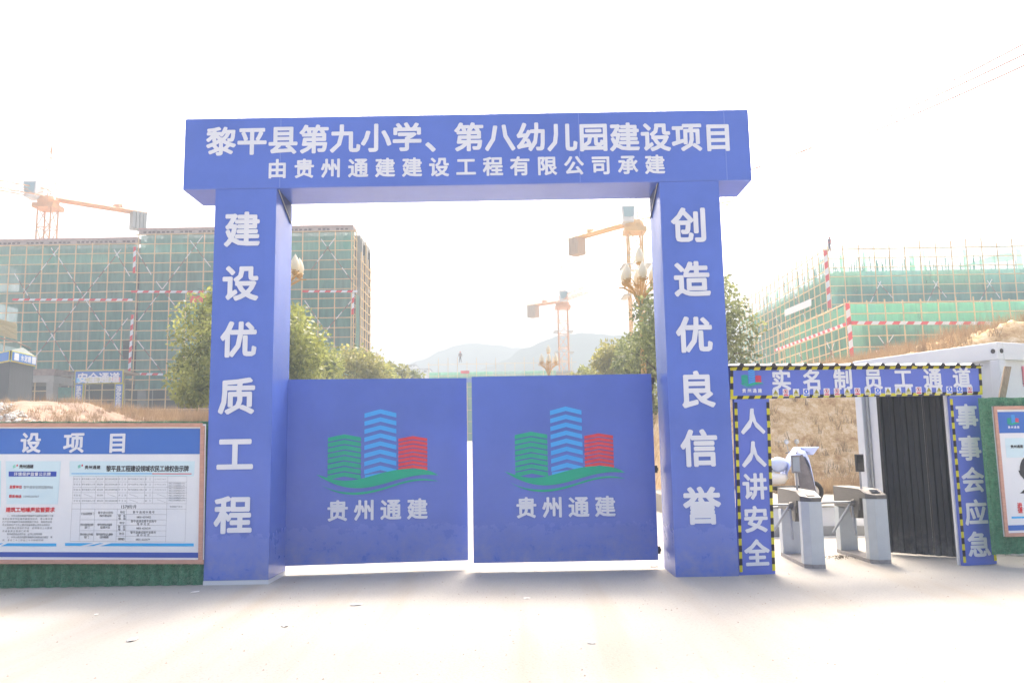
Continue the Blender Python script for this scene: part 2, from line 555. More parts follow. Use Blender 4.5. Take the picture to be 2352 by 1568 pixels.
def h_right(x, y):
    if x < 9: top = 3.6 + 0.35 * math.exp(-((x - 8.3) / 1.0) ** 2)
    else: top = 3.75
    top += 0.55 * sstep(9.5, 12.5, x) + 1.05 * sstep(12.5, 16.5, x)
    n = noise.noise(Vector((x * .6, y * .6, 9))) * .3 + noise.noise(Vector((x * 2.1, y * 2.1, 5))) * .13 + noise.noise(Vector((x * 5, y * 5, 5))) * .09
    s = sstep(5.0, 6.6, x) * sstep(11.3, 14.6, y)
    return (top + n) * s + 0.3 * (1 - s) * 0 - 0.2 * (1 - s) + 0.35 * s * 0

def heightfield(name, f, xs, ys, material, kind='structure'):
    V = np.array([(x, y, f(x, y)) for y in ys for x in xs], np.float32)
    nx, ny = len(xs), len(ys)
    idx = np.arange(nx * ny).reshape(ny, nx)
    Fq = np.stack([idx[:-1, :-1], idx[:-1, 1:], idx[1:, 1:], idx[1:, :-1]], -1).reshape(-1, 4)
    o = mesh_np(name, V, Fq, material)
    o.data.polygons.foreach_set('use_smooth', [True] * len(o.data.polygons))
    tag(o, kind=kind)
    return o

def ground_material():
    m = bpy.data.materials.new('dusty_concrete_yard')
    m.use_nodes = True
    n, l = m.node_tree.nodes, m.node_tree.links
    b = n['Principled BSDF']
    b.inputs['Roughness'].default_value = 0.85
    b.inputs['Specular IOR Level'].default_value = 0.25
    tc = n.new('ShaderNodeTexCoord')
    mp = n.new('ShaderNodeMapping'); mp.inputs['Scale'].default_value = (0.5, 0.3, 1); mp.inputs['Rotation'].default_value = (0, 0, 0.5)
    l.new(tc.outputs['Object'], mp.inputs[0])
    n1 = n.new('ShaderNodeTexNoise'); n1.inputs['Scale'].default_value = 1.0; n1.inputs['Detail'].default_value = 9; n1.inputs['Roughness'].default_value = 0.6
    l.new(mp.outputs[0], n1.inputs['Vector'])
    n2 = n.new('ShaderNodeTexNoise'); n2.inputs['Scale'].default_value = 38; n2.inputs['Detail'].default_value = 5
    l.new(tc.outputs['Object'], n2.inputs['Vector'])
    r1 = n.new('ShaderNodeValToRGB')
    r1.color_ramp.elements[0].position = 0.38; r1.color_ramp.elements[0].color = (0.385, 0.37, 0.335, 1)
    r1.color_ramp.elements[1].position = 0.62; r1.color_ramp.elements[1].color = (0.425, 0.40, 0.35, 1)
    l.new(n1.outputs['Fac'], r1.inputs[0])
    r2 = n.new('ShaderNodeValToRGB')
    r2.color_ramp.elements[0].position = 0.30; r2.color_ramp.elements[0].color = (0.62, 0.62, 0.62, 1)
    r2.color_ramp.elements[1].position = 0.46; r2.color_ramp.elements[1].color = (1, 1, 1, 1)
    l.new(n2.outputs['Fac'], r2.inputs[0])
    mx = n.new('ShaderNodeMix'); mx.data_type = 'RGBA'; mx.blend_type = 'MULTIPLY'; mx.inputs[0].default_value = 0.5
    l.new(r1.outputs[0], mx.inputs[6]); l.new(r2.outputs[0], mx.inputs[7])
    l.new(mx.outputs[2], b.inputs['Base Color'])
    # dried mud dragged along by wheels: long narrow curved stains
    mp2 = n.new('ShaderNodeMapping'); mp2.inputs['Scale'].default_value = (1.5, 0.11, 1); mp2.inputs['Rotation'].default_value = (0, 0, 0.22)
    l.new(tc.outputs['Object'], mp2.inputs[0])
    n3 = n.new('ShaderNodeTexNoise'); n3.inputs['Scale'].default_value = 1.2; n3.inputs['Detail'].default_value = 7; n3.inputs['Distortion'].default_value = 0.5
    l.new(mp2.outputs[0], n3.inputs['Vector'])
    r3 = n.new('ShaderNodeValToRGB')
    r3.color_ramp.elements[0].position = 0.50; r3.color_ramp.elements[0].color = (0, 0, 0, 1)
    r3.color_ramp.elements[1].position = 0.66; r3.color_ramp.elements[1].color = (0.42, 0.42, 0.42, 1)
    l.new(n3.outputs['Fac'], r3.inputs[0])
    m3 = n.new('ShaderNodeMix'); m3.data_type = 'RGBA'
    l.new(r3.outputs[0], m3.inputs[0]); l.new(mx.outputs[2], m3.inputs[6]); m3.inputs[7].default_value = (0.36, 0.30, 0.22, 1)
    l.new(m3.outputs[2], b.inputs['Base Color'])
    bp = n.new('ShaderNodeBump'); bp.inputs['Strength'].default_value = 0.35; bp.inputs['Distance'].default_value = 0.01
    l.new(n2.outputs['Fac'], bp.inputs['Height']); l.new(bp.outputs[0], b.inputs['Normal'])
    return m

def soil_material(name, c1, c2, c3):
    m = bpy.data.materials.new(name)
    m.use_nodes = True
    n, l = m.node_tree.nodes, m.node_tree.links
    b = n['Principled BSDF']
    b.inputs['Roughness'].default_value = 0.95
    b.inputs['Specular IOR Level'].default_value = 0.1
    tc = n.new('ShaderNodeTexCoord')
    n1 = n.new('ShaderNodeTexNoise'); n1.inputs['Scale'].default_value = 2.6; n1.inputs['Detail'].default_value = 14; n1.inputs['Roughness'].default_value = 0.8
    l.new(tc.outputs['Object'], n1.inputs['Vector'])
    r1 = n.new('ShaderNodeValToRGB')
    e = r1.color_ramp.elements
    e[0].position = 0.36; e[0].color = (*c1, 1)
    e[1].position = 0.64; e[1].color = (*c3, 1)
    x = e.new(0.5); x.color = (*c2, 1)
    l.new(n1.outputs['Fac'], r1.inputs[0])
    l.new(r1.outputs[0], b.inputs['Base Color'])
    n2 = n.new('ShaderNodeTexNoise'); n2.inputs['Scale'].default_value = 9; n2.inputs['Detail'].default_value = 9; n2.inputs['Roughness'].default_value = 0.7
    l.new(tc.outputs['Object'], n2.inputs['Vector'])
    bp = n.new('ShaderNodeBump'); bp.inputs['Strength'].default_value = 0.9; bp.inputs['Distance'].default_value = 0.08
    l.new(n2.outputs['Fac'], bp.inputs['Height']); l.new(bp.outputs[0], b.inputs['Normal'])
    return m

GROUND = ground_material()
SOIL = soil_material('orange_cut_soil', (0.40, 0.22, 0.11), (0.66, 0.47, 0.25), (0.85, 0.72, 0.54))
SOILP = soil_material('pale_pinkish_soil', (0.30, 0.21, 0.16), (0.40, 0.29, 0.22), (0.47, 0.36, 0.27))

def spaced(a, b, fine_a, fine_b, f, c):
    out = [a]
    while out[-1] < b:
        x = out[-1]
        d = f if fine_a <= x <= fine_b else min(c, f + 0.25 * min(abs(x - fine_a), abs(x - fine_b)))
        if x < fine_a and x + d > fine_a: d = fine_a - x + 1e-4
        out.append(x + d)
    return out

heightfield('ground', h_base, spaced(-1500, 1500, -20, 20, 2.0, 120), spaced(-60, 2200, -12, 130, 2.5, 120), GROUND)
heightfield('soil_mound', h_left, spaced(-75, -6, -20, -6, 0.16, 1.5), spaced(9, 95, 9, 22, 0.16, 2.0), SOILP)
heightfield('soil_bank', h_right, spaced(4.6, 90, 4.6, 22, 0.13, 2.5), spaced(11, 120, 11, 22, 0.11, 3.0), SOIL)

m = MB(); m.box((3.7, 4.62, -0.2), (40, 13.0, 0.45))
tag(m.build('raised_verge', soil_material('verge_dust', (0.40, 0.36, 0.30), (0.44, 0.40, 0.34), (0.50, 0.45, 0.38))), kind='structure')

# far hills
def hill(name, Y, pts, depth, zbase=0, seed=0):
    """a ridge whose skyline passes the given picture points, as a real solid slope falling to both sides"""
    xs = np.linspace(P(pts[0][0], pts[0][1], Y).x, P(pts[-1][0], pts[-1][1], Y).x, 160)
    kx = [P(p[0], p[1], Y).x for p in pts]; kz = [P(p[0], p[1], Y).z for p in pts]
    prof = np.interp(xs, kx, kz)
    ker = np.hanning(9); ker /= ker.sum()
    prof = np.convolve(np.pad(prof, 4, mode='edge'), ker, 'valid')
    ts = np.linspace(-1, 1, 33)
    V = []
    for t in ts:
        for i, x in enumerate(xs):
            n = noise.noise(Vector((x * .02 + seed, t * 3, 0))) * 9 + noise.noise(Vector((x * .11 + seed, t * 14, 2))) * 3.0 + noise.noise(Vector((x * .4 + seed, t * 60, 2))) * 1.6
            V.append((x, Y + t * depth, zbase + (prof[i] - zbase) * max(0, 1 - abs(t) ** 1.6) + n * (1 - abs(t)) * 0.6 - 3 * abs(t)))
    idx = np.arange(len(ts) * len(xs)).reshape(len(ts), len(xs))
    Fq = np.stack([idx[:-1, :-1], idx[:-1, 1:], idx[1:, 1:], idx[1:, :-1]], -1).reshape(-1, 4)
    return tag(mesh_np(name, np.array(V), Fq, HILL), kind='structure')
hill('hill', 560, [(100, 900), (500, 870), (800, 848), (900, 838), (960, 822), (1010, 806), (1080, 788), (1130, 790), (1190, 806), (1260, 800), (1400, 830), (1700, 850)], 120, 0, 3)
hill('hill', 430, [(1050, 860), (1150, 830), (1200, 806), (1250, 790), (1290, 778), (1330, 772), (1400, 768), (1500, 775), (1700, 790), (1900, 800), (2300, 830), (2700, 860)], 90, 0, 11)

# ------------------------------------------------------------------ haze
m = MB(); m.box((-900, -16, -6.5), (900, 900, 88))
HZ = bpy.data.materials.new('haze_air'); HZ.use_nodes = True
hn = HZ.node_tree
hn.nodes.remove(hn.nodes['Principled BSDF'])
pv = hn.nodes.new('ShaderNodeVolumePrincipled')
pv.inputs['Color'].default_value = (0.58, 0.67, 0.73, 1)
pv.inputs['Density'].default_value = HAZE
pv.inputs['Anisotropy'].default_value = 0.0
hn.links.new(pv.outputs[0], hn.nodes['Material Output'].inputs['Volume'])
tag(m.build('haze', HZ), kind='stuff')

# ------------------------------------------------------------------ entrance gate
GP = Plane((0, 0, 0), (1, 0, 0))
gate = thing('entrance_gate', 'tall blue portal with white characters spanning the closed site entrance', 'gate', (-0.5, 0.4, 0))
XL, XR, ZT, ZB, BD = -4.40, 3.27, 6.17, 5.17, 0.745
PLX0, PLX1, PRX0, PRX1, PD = -3.955, -3.135, 2.02, 2.82, 0.79
m = MB(); m.box((XL, 0, ZB), (XR, BD, ZT)); m.build('beam', BLUE, gate, bevel=0.012)
for x in (-3.1, .95, 2.93):
    m = MB(); m.box((x, -.0035, ZB + .01), (x + .012, -.0005, ZT - .012)); m.build('vinyl_seam', mat('seam_blue_vinyl', (0.16, 0.24, 0.62), .2, .6), gate)
def post(x0, x1, z0):
    m = MB()
    # vinyl-wrapped box with slightly uneven skin
    n = 22
    for (ax, ay, bx, by) in ((x0, 0, x1, 0), (x1, 0, x1, PD), (x1, PD, x0, PD), (x0, PD, x0, 0)):
        g = []
        for j in range(n + 1):
            z = z0 + (ZB - 0.003 - z0) * j / n
            row = []
            for i in range(7):
                t = i / 6
                x, y = ax + (bx - ax) * t, ay + (by - ay) * t
                w = 0.006 * noise.noise(Vector((x * 2.3, y * 2.3, z * 1.1))) if 0 < i < 6 else 0
                nx, ny = (by - ay), -(bx - ax)
                L = math.hypot(nx, ny)
                row.append((x + nx / L * w, y + ny / L * w, z))
            g.append(row)
        vs = [p for r_ in g for p in r_]
        m.add(vs, [(j * 7 + i, j * 7 + i + 1, (j + 1) * 7 + i + 1, (j + 1) * 7 + i) for j in range(n) for i in range(6)])
    return m.build('post', BLUE, gate, smooth=False)
post(PLX0, PLX1, 0.055)
post(PRX0, PRX1, 0.0)
m = MB(); m.box((PLX0 - .004, -.006, -.01), (PLX1 + .004, PD + .004, .052)); m.build('white_base_trim', WPAINT, gate)
for x, s in ((PLX1, 1), (PRX0, -1)):
    m = MB(); m.prism([(x + .003 * s, 0.06, ZB - 0.002), (x + .003 * s, 0.70, ZB - 0.30), (x + .003 * s, 0.70, ZB - 0.002)], (0.012 * s, 0, 0))
    m.build('corner_gusset', mat('dull_navy_sheet', (0.05, 0.07, 0.16), 0.6, 0.3), gate)
for x, s in ((PLX1, 1), (PRX0, -1)):
    m = MB(); m.rod((x + .02 * s, 0.04, ZB - 0.01), (x + .02 * s, 0.72, ZB - 0.31), 0.006)
    m.build('gusset_edge', GALV, gate)
m = LB()
text_px(m, GP, '黎平县第九小学', (508, 325), (935, 315), 70)
text_px(m, GP, '、', (1010, 318), (1010, 318), 70)
text_px(m, GP, '第八幼儿园建设项目', (1077, 315), (1649, 315), 70)
text_px(m, GP, '由贵州通建建设工程有限公司承建', (637, 388), (1504, 378), 47)
m.build('character', WHITE, gate)
for s, xa, xb, ys in (('建设优质工程', 557, 536, (527, 650, 779, 909, 1041, 1181)), ('创造优良信誉', 1583, 1612, (517, 641, 768, 894, 1028, 1160))):
    m = LB()
    for ch, y in zip(s, ys):
        t = (y - ys[0]) / (ys[-1] - ys[0])
        u, v = GP.hit(xa + (xb - xa) * t, y)
        glyph(m, GP, ch, u, v, 0.49, off=0.012)
    m.build('character', WHITE, gate)

# gate leaves
def leaf(label, u0, u1, Y0, Y1, z0, z1, hinge_left):
    o = thing('gate_leaf', label, 'gate leaf', ((u0 + u1) / 2, Y0, 0), group='leaves of the vehicle gate')
    pl = Plane((u0, Y0, 0), (u1 - u0, Y1 - Y0, 0))
    L = math.hypot(u1 - u0, Y1 - Y0)
    m = MB(); n = 14
    g = []
    for j in range(n + 1):
        for i in range(n + 1):
            u, v = L * i / n, z0 + (z1 - z0) * j / n
            w = 0.006 * noise.noise(Vector((u * 1.5 + Y1 * 9, v * 1.2, 0))) if 0 < i < n and 0 < j < n else 0
            g.append(pl.pt(u, v, w))
    m.add(g, [(j * (n + 1) + i, j * (n + 1) + i + 1, (j + 1) * (n + 1) + i + 1, (j + 1) * (n + 1) + i) for j in range(n) for i in range(n)])
    m.build('vinyl_sheet', BLUE, o)
    m = MB()
    t = 0.05
    for (a, b, c, d) in ((0, z0, L, z0 + t), (0, z1 - t, L, z1), (0, z0 + t, t, z1 - t), (L - t, z0 + t, L, z1 - t), (t, (z0 + z1) / 2 - t / 2, L - t, (z0 + z1) / 2 + t / 2)):
        m.pbox(pl, a, b, c, d, -0.055, -0.008)
    m.build('steel_frame', GALV, o)
    he = 0 if hinge_left else L
    for z in (z0 + .13, (z0 + z1) / 2 - .05, z1 - .1):
        m = MB()
        s = -1 if hinge_left else 1
        m.rod(pl.pt(he + s * .022, z - .05, -.03), pl.pt(he + s * .022, z + .05, -.03), .018, 8)
        m.pbox(pl, min(he, he + s * .05), z - .02, max(he, he + s * .05), z + .02, -.04, -.022)
        m.build('hinge', METAL, o)
    return o, pl
a = P(657, 869, .75); b = P(656, 1297, .75)
c_ = P(1070, 870, 1.02); d_ = P(1077, 1288, 1.02)
l1, lp1 = leaf('left leaf of the blue gate, its free edge set a little further back', a.x + .02, (c_.x + d_.x) / 2, .75, 1.02, (b.z + d_.z) / 2, (a.z + c_.z) / 2, True)
a2 = P(1085, 867, .75); b2 = P(1086, 1294, .75); c2 = P(1502, 856, .75); d2 = P(1509, 1284, .75)
l2, lp2 = leaf('right leaf of the blue gate, standing slightly taller beside the central gap', (a2.x + b2.x) / 2, (c2.x + d2.x) / 2 - .01, .75, .752, (b2.z + d2.z) / 2, (a2.z + c2.z) / 2, False)
for o, pl, (cx, cy), w in ((l1, lp1, (868, 1049), 278), (l2, lp2, (1297, 1043), 278)):
    u, v = pl.hit(cx, cy + 27)
    logo(o, pl, u, v + 0.16, w * 0.99 / pl.ppm(cx, cy), off=0.010)

# ------------------------------------------------------------------ turf fences and boards
def turf_fence(label, pl, u0, u1, zlo, zhi, name='turf_fence', pitch=0.185, bias=None):
    """corrugated hoarding covered with plastic turf; zlo and zhi are functions of u"""
    o = thing(name, label, 'fence', pl.pt((u0 + u1) / 2, 0), group='turf covered hoarding')
    m = MB()
    n = int((u1 - u0) / (pitch / 4)); nz_ = 8
    def depth(u):
        t = (u / pitch) % 1
        return 0.04 * (min(1, max(0, (abs(t - .5) * 2 - .35) / .25)))
    g = []
    for j in range(nz_ + 1):
        for i in range(n + 1):
            u = u0 + (u1 - u0) * i / n
            g.append(pl.pt(u, zlo(u) + (zhi(u) - zlo(u)) * j / nz_, depth(u) + 0.006 * noise.noise(Vector((u * 3, j * .5, 1)))))
    m.add(g, [(j * (n + 1) + i, j * (n + 1) + i + 1, (j + 1) * (n + 1) + i + 1, (j + 1) * (n + 1) + i) for j in range(nz_) for i in range(n)])
    m.build('hoarding_sheet', TURF, o)
    return o, depth

def blades(parent, pl, regions, depth, zlo, zhi, dens=5200, ln=0.032):
    V, Fi = [], []
    k = 0
    for (u0, u1, mode, v0, v1) in regions:
        cnt = int(dens * (u1 - u0) * abs(v1 - v0))
        for _ in range(cnt):
            u = random.uniform(u0, u1)
            base = zlo(u) if mode == 'lo' else zhi(u) if mode == 'hi' else 0
            v = base + random.uniform(v0, v1)
            a = pl.pt(u, v, depth(u))
            du, dv, dn = random.gauss(0, .55), random.gauss(-.35, .6), random.uniform(.25, 1)
            d = (pl.u * du + pl.v * dv + pl.n * dn).normalized() * ln * random.uniform(.6, 1.3)
            sd_ = d.cross(pl.n + pl.u * random.uniform(-.5, .5)).normalized() * 0.0032
            V += [a - sd_, a + sd_, a + d]
            Fi.append((k, k + 1, k + 2)); k += 3
    return mesh_np('turf_pile', np.array([tuple(v) for v in V]), np.array(Fi), BLADE, parent, 'stuff')

LPl = Plane((0, 0.06, 0), (1, 0, 0))
uL0, _ = LPl.hit(-230, 1300); uL1, _ = LPl.hit(474, 1300)
uStep, _ = LPl.hit(225, 1350)
zt_l, zt_r = LPl.hit(0, 969)[1], LPl.hit(472, 967)[1]
u_0 = LPl.hit(0, 969)[0]; u_4 = LPl.hit(472, 967)[0]
def lzhi(u): return zt_l + (zt_r - zt_l) * (u - u_0) / (u_4 - u_0) + 0.012 * noise.noise(Vector((u * 3, 0, 0)))
zb0, zb1 = LPl.hit(0, 1349)[1], LPl.hit(225, 1357)[1]
zb2, zb3 = LPl.hit(226, 1347)[1], LPl.hit(470, 1351)[1]
def lzlo(u):
    if u < uStep: return zb0 + (zb1 - zb0) * (u - u_0) / (uStep - u_0)
    return zb2 + (zb3 - zb2) * (u - uStep) / (u_4 - uStep)
fenceL, dep = turf_fence('green turf covered hoarding left of the gate, behind the wide notice board', LPl, uL0, uL1, lzlo, lzhi)
vb = LPl.hit(200, 1290)[1]
blades(fenceL, LPl, [(u_0 - .1, uL1, 'lo', -0.005, 0.42), (u_0 - .1, uL1, 'hi', -.10, 0.004)], dep, lzlo, lzhi)
m = MB()
for px in (85, 350):
    p = P(px, 1352, 0.16); m.box((p.x - .02, .14, -.05), (p.x + .02, .18, 0.6))
m.build('prop_stake', WOOD, fenceL)

# notice board
BP = Plane((0, -0.02, 0), (1, 0, 0))
notice = thing('notice_board', 'wide site notice board with blue header and printed table in a copper frame', 'notice board', (-4.6, -0.02, 0.2))
def HB(x, y): return BP.hit(x, y)
def quadpx(mb, pl, pts, off, mi=0):
    poly(mb, pl, [pl.hit(*p) for p in pts][::-1], off, mi)
# picture helper: crop of the board, 2138 px for 600 photo px
def B(x, y): return (x / 3.5633 * 0.79032, 1220 * 0.79032 + y / 3.5633 * 0.79032)
m = MB()
quadpx(m, BP, [(-300, 979), B(2135, 40), B(2112, 1490), (-300, 1293)], 0.0)
m.build('board_panel', PAPER, notice)
m = MB()
top0, top1 = B(-800, 40), B(2135, 40); bot0, bot1 = B(-800, 1452), B(2115, 1492)
def framebar(pa, pb, w, o0=0.0, o1=0.022):
    (ua, va), (ub, vb_) = BP.hit(*pa), BP.hit(*pb)
    a, b = Vector((ua, va)), Vector((ub, vb_))
    d = (b - a).normalized(); nn = Vector((-d.y, d.x)) * w
    q = [a, b, b + nn, a + nn]
    m.add([BP.pt(x.x, x.y, o) for o in (o0, o1) for x in q], [(0, 1, 2, 3), (7, 6, 5, 4), (0, 4, 5, 1), (1, 5, 6, 2), (2, 6, 7, 3), (3, 7, 4, 0)])
for nm, pa, pb, w in (('frame_rail', B(-800, 72), B(2100, 72), .05), ('frame_rail', B(-800, 1485), B(2112, 1487), .05), ('frame_stile', B(2100, 1484), B(2122, 60), .05)):
    m = MB(); framebar(pa, pb, w, 0.003, 0.024 if nm == 'frame_rail' else 0.027); m.build(nm, COPPER, notice)
m = MB()
quadpx(m, BP, [B(-800, 88), B(2100, 88), B(2096, 352), B(-800, 352)], 0.004, 0)
quadpx(m, BP, [B(-800, 1362), B(2080, 1370), B(2078, 1424), B(-800, 1412)], 0.004, 1)
quadpx(m, BP, [B(-100, 420), B(14, 420), B(10, 900), B(-100, 900)], 0.003, 2)
quadpx(m, BP, [B(60, 425), B(632, 425), B(600, 870), B(70, 870)], 0.003, 2)
quadpx(m, BP, [B(722, 425), B(2020, 425), B(2010, 580), B(722, 580)], 0.003, 2)
quadpx(m, BP, [B(92, 532), B(588, 532), B(585, 584), B(92, 584)], 0.005, 3)
for x0, x1 in ((-200, 585), (675, 2008)):
    f = (x1 - x0)
    quadpx(m, BP, [B(x0, 1272), B(x0 + f * .22, 1272), B(x0 + f * .12, 1302), B(x0, 1300)], 0.004, 4)
    quadpx(m, BP, [B(x0 + f * .27, 1273), B(x0 + f * .30, 1273), B(x0 + f * .22, 1302), B(x0 + f * .17, 1302)], 0.004, 4)
    quadpx(m, BP, [B(x0 + f * .36, 1273), B(x1, 1275), B(x1, 1306), B(x0 + f * .27, 1303)], 0.004, 4)
quadpx(m, BP, [B(742, 550), B(1575, 550), B(1575, 558), B(742, 558)], 0.005, 4)
quadpx(m, BP, [B(1578, 551), B(1985, 552), B(1985, 560), B(1578, 559)], 0.005, 5)
# small leaf emblems
for x in (135, 808):
    quadpx(m, BP, [B(x, 470), B(x + 28, 458), B(x + 28, 492), B(x, 500)], 0.005, 6)
    quadpx(m, BP, [B(x + 38, 462), B(x + 52, 458), B(x + 52, 478), B(x + 38, 480)], 0.005, 5)
m.build('printed_panels', [BOARDBLUE, mat('board_deep_blue_print', (0.05, 0.10, 0.42), .5, .3), PALEBLUE, mat('caption_blue_print', (0.03, 0.07, 0.42), .5, .3), CYAN, RED, mat('pale_teal_print', (0.25, 0.60, 0.50), .5, .3)], notice)
m = LB()
for ch, x in zip('设项目', (322, 768, 1220)):
    u, v = BP.hit(*B(x, 233)); glyph(m, BP, ch, u, v, 0.27, 0.008)
text_px(m, BP, '环境保护监督公示牌', B(168, 558), B(510, 558), 40 / 4.5, 0.008)
m.build('character', WHITE, notice)
m = LB()
text_px(m, BP, '监督单位', B(118, 690), B(214, 692), 34 / 4.5, .006)
text_px(m, BP, '联系电话', B(112, 788), B(208, 789), 34 / 4.5, .006)
text_px(m, BP, '建筑工地噪声监管要求', B(88, 927), B(545, 927), 52 / 4.5, .006)
m.build('character', RED, notice)
m = MB()
text_px(m, BP, '黎平县工程建设领域农民工维权告示牌', B(1128, 502), B(1932, 502), 66 / 4.5, .006, wide=.8)
for x0, x1 in ((220, 330), (898, 1022)):
    text_px(m, BP, '贵州通建', B(x0, 488 if x0 > 800 else 480), B(x1, 488 if x0 > 800 else 480), 40 / 4.5, .006)
text_px(m, BP, '1570', B(1262, 895), B(1328, 895), 44 / 4.5, .006, bold=0.0)
text_px(m, BP, '元/月', B(1352, 895), B(1398, 895), 38 / 4.5, .006, bold=0.0)
for s, x0, x1, y in (('黎平县住房和', 1030, 1160, 958), ('城乡建设局', 1045, 1145, 988), ('黎平县劳动保障', 1022, 1150, 1082), ('监察大队', 1052, 1130, 1110), ('黎平县劳动人事争', 1010, 1160, 1182), ('议仲裁委', 1045, 1115, 1210),
                     ('行业监管部门', 855, 965, 968), ('劳动保障监察', 845, 958, 1082), ('部门', 890, 915, 1110), ('劳动争议仲裁', 842, 955, 1182), ('部门', 885, 910, 1210),
                     ('地位', 1258, 1285, 952), ('联系', 1240, 1290, 990), ('电话', 1240, 1290, 1018), ('地位', 1252, 1280, 1062), ('联系', 1236, 1286, 1102), ('电话', 1236, 1286, 1130), ('地位', 1248, 1275, 1174), ('联系电话', 1235, 1280, 1230),
                     ('黎平县德凤路号'.replace('德凤', '城中'), 1390, 1590, 952), ('0855-6210422', 1425, 1560, 1003), ('黎平县建设路平安路号', 1370, 1610, 1046), ('城中社区', 1430, 1540, 1074), ('0855-6226218', 1420, 1555, 1118), ('黎平县建设路平安路号', 1365, 1605, 1162), ('城中社区', 1430, 1540, 1190), ('0855-6222679', 1415, 1550, 1234)):
    text_px(m, BP, s, B(x0, y), B(x1, y), 27 / 4.5, .006, bold=0.0)
lines_t = ['一、中华人民共和国环境噪声污染防治法第三十条'.replace('一', '1'), '规定在城市市区噪声建筑物区内，禁止夜间进'.replace('，', ' ').replace('物', '地'), '行产生环境噪声污染的建筑施工作业 但抢修抢险',
           '作业和因生产工作上要求或者殊需必须作业的除外', '因殊需必须进行作业 必须有以上人民政'.replace('政', '府'), '府或者其主管部门的证明'.replace('证', ''), '夜间规定的必须作业 必须公告明求民', '2、中华人民共和国环境噪声污染防治法规定 夜', '间 是在二十二时至二十六时的时间'.replace('至', '在')]
for i, s in enumerate(lines_t):
    x0 = 85 if i in (0, 4, 6, 7) else 38
    x1 = (545, 535, 530, 510, 530, 290, 430, 535, 440)[i]
    text_px(m, BP, s, B(x0, 990 + i * 31.5), B(x1, 990 + i * 31.5), 22 / 4.5, .006, bold=0.0)
m.build('black_lettering', INK, notice)['kind'] = 'stuff'
m = MB()
text_px(m, BP, '黎平县安全质监督站'.replace('监督', '监服务'), B(262, 694), B(535, 695), 34 / 4.5, .006, bold=0.0)
for i in range(11):
    u, v = BP.hit(*B(250 + i * 15, 789)); glyph(m, BP, '15985260367'[i], u, v, 30 / 4.5 / BP.ppm(60, 1150), .006, 0.0)
for r_, y in enumerate((610, 665, 720, 778, 835)):
    for x0, x1, s in ((780, 832, '项目名'), (865, 985, '黎平县第九小学'), (1022, 1065, '建设单'), (1105, 1215, '施工总包单位建'), (1245, 1305, '开工日'), (1345, 1490, '黎平县建设工程公'), (1518, 1562, '竣工'), (1605, 1720, '15985260')):
        if r_ in (3, 4) and x0 in (1345, 1605): continue
        if r_ == 3 and x0 in (865, 1105): continue
        text_px(m, BP, s, B(x0 - 6, y), B(x1 - 6, y), 20 / 4.5, .006, bold=0.0)
for i in range(8):
    text_px(m, BP, '农民工工权保障规定必须公', B(1755, 655 + i * 25), B(1915, 655 + i * 25), 17 / 4.5, .006, bold=0.0)
text_px(m, BP, '专用账户支付', B(1770, 895), B(1880, 895), 22 / 4.5, .006, bold=0.0)
def ln(x0, y0, x1, y1, w=2.2):
    (a, b), (c, d) = BP.hit(*B(x0, y0)), BP.hit(*B(x1, y1))
    A_, B_ = Vector((a, b)), Vector((c, d)); dd = (B_ - A_).normalized(); nn = Vector((-dd.y, dd.x)) * w * 0.0005
    poly(m, BP, [tuple(A_ - nn), tuple(B_ - nn), tuple(B_ + nn), tuple(A_ + nn)], 0.007)
for i, y in enumerate((582, 638, 694, 750, 806, 862, 918)):
    ln(765 - i * 3, y, 1938 - i, y + 2 if i else y)
for x, xb in ((765, 728),): ln(x, 582, xb, 1255)
for x, xb in ((1938, 1918),): ln(x, 584, xb, 1260)
ln(728, 1254, 1918, 1260)
for x, xb in ((850, 838), (1000, 985), (1090, 1080), (1230, 1218), (1328, 1314), (1507, 1495), (1592, 1580)): ln(x, 582, xb, 862)
ln(1740, 582, 1717, 1258); ln(838, 862, 822, 1256)
for x, xb in ((985, 970), (1218, 1203), (1312, 1300)): ln(x, 918, xb, 1256)
for y, x0 in ((974, 1215), (1030, 830), (1087, 1212), (1143, 826), (1200, 1206)): ln(x0, y, 1722, y + 2)
for x in (900, 1145, 1370, 1660):
    ln(x - 30, 765, x + 60, 795)
    if x > 1300: ln(x - 30, 822, x + 60, 852)
m.build('grey_table_print', INKL, notice)['kind'] = 'stuff'

# ------------------------------------------------------------------ pedestrian passage
q0, q1 = G(1735, 1319), G(2252, 1297)
q0.z = q1.z = 0
PP = Plane(q0, q1 - q0)
def C6(x, y): return (1643.9 + x / 2.9176, 806.1 + y / 2.9176)     # 2066 px crop
def C4(x, y): return (1659.7 + x / 3.7199, 821.9 + y / 3.7199)     # 2352 px crop of the header
portal = thing('passage_portal', 'blue pedestrian passage portal with yellow and black hazard edging beside the gate', 'portal', (q0 + q1) / 2)
def hazard(mb, pl, a, b, w, off, pitch=0.082, slant=1):
    """striped tape from (u,v) a to b, w wide to the left of the direction"""
    a, b = Vector(a), Vector(b); L = (b - a).length; d = (b - a) / L; nn = Vector((-d.y, d.x)) * w
    n = max(2, round(L / pitch)); p = L / n
    sh = d * w * 0.55 * slant
    for i in range(n):
        t0, t1 = a + d * (i * p), a + d * ((i + 1) * p)
        s0 = sh if i else Vector((0, 0)); s1 = sh if i < n - 1 else Vector((0, 0))
        poly(mb, pl, [tuple(t0), tuple(t1), tuple(t1 + nn + s1), tuple(t0 + nn + s0)], off, i % 2)
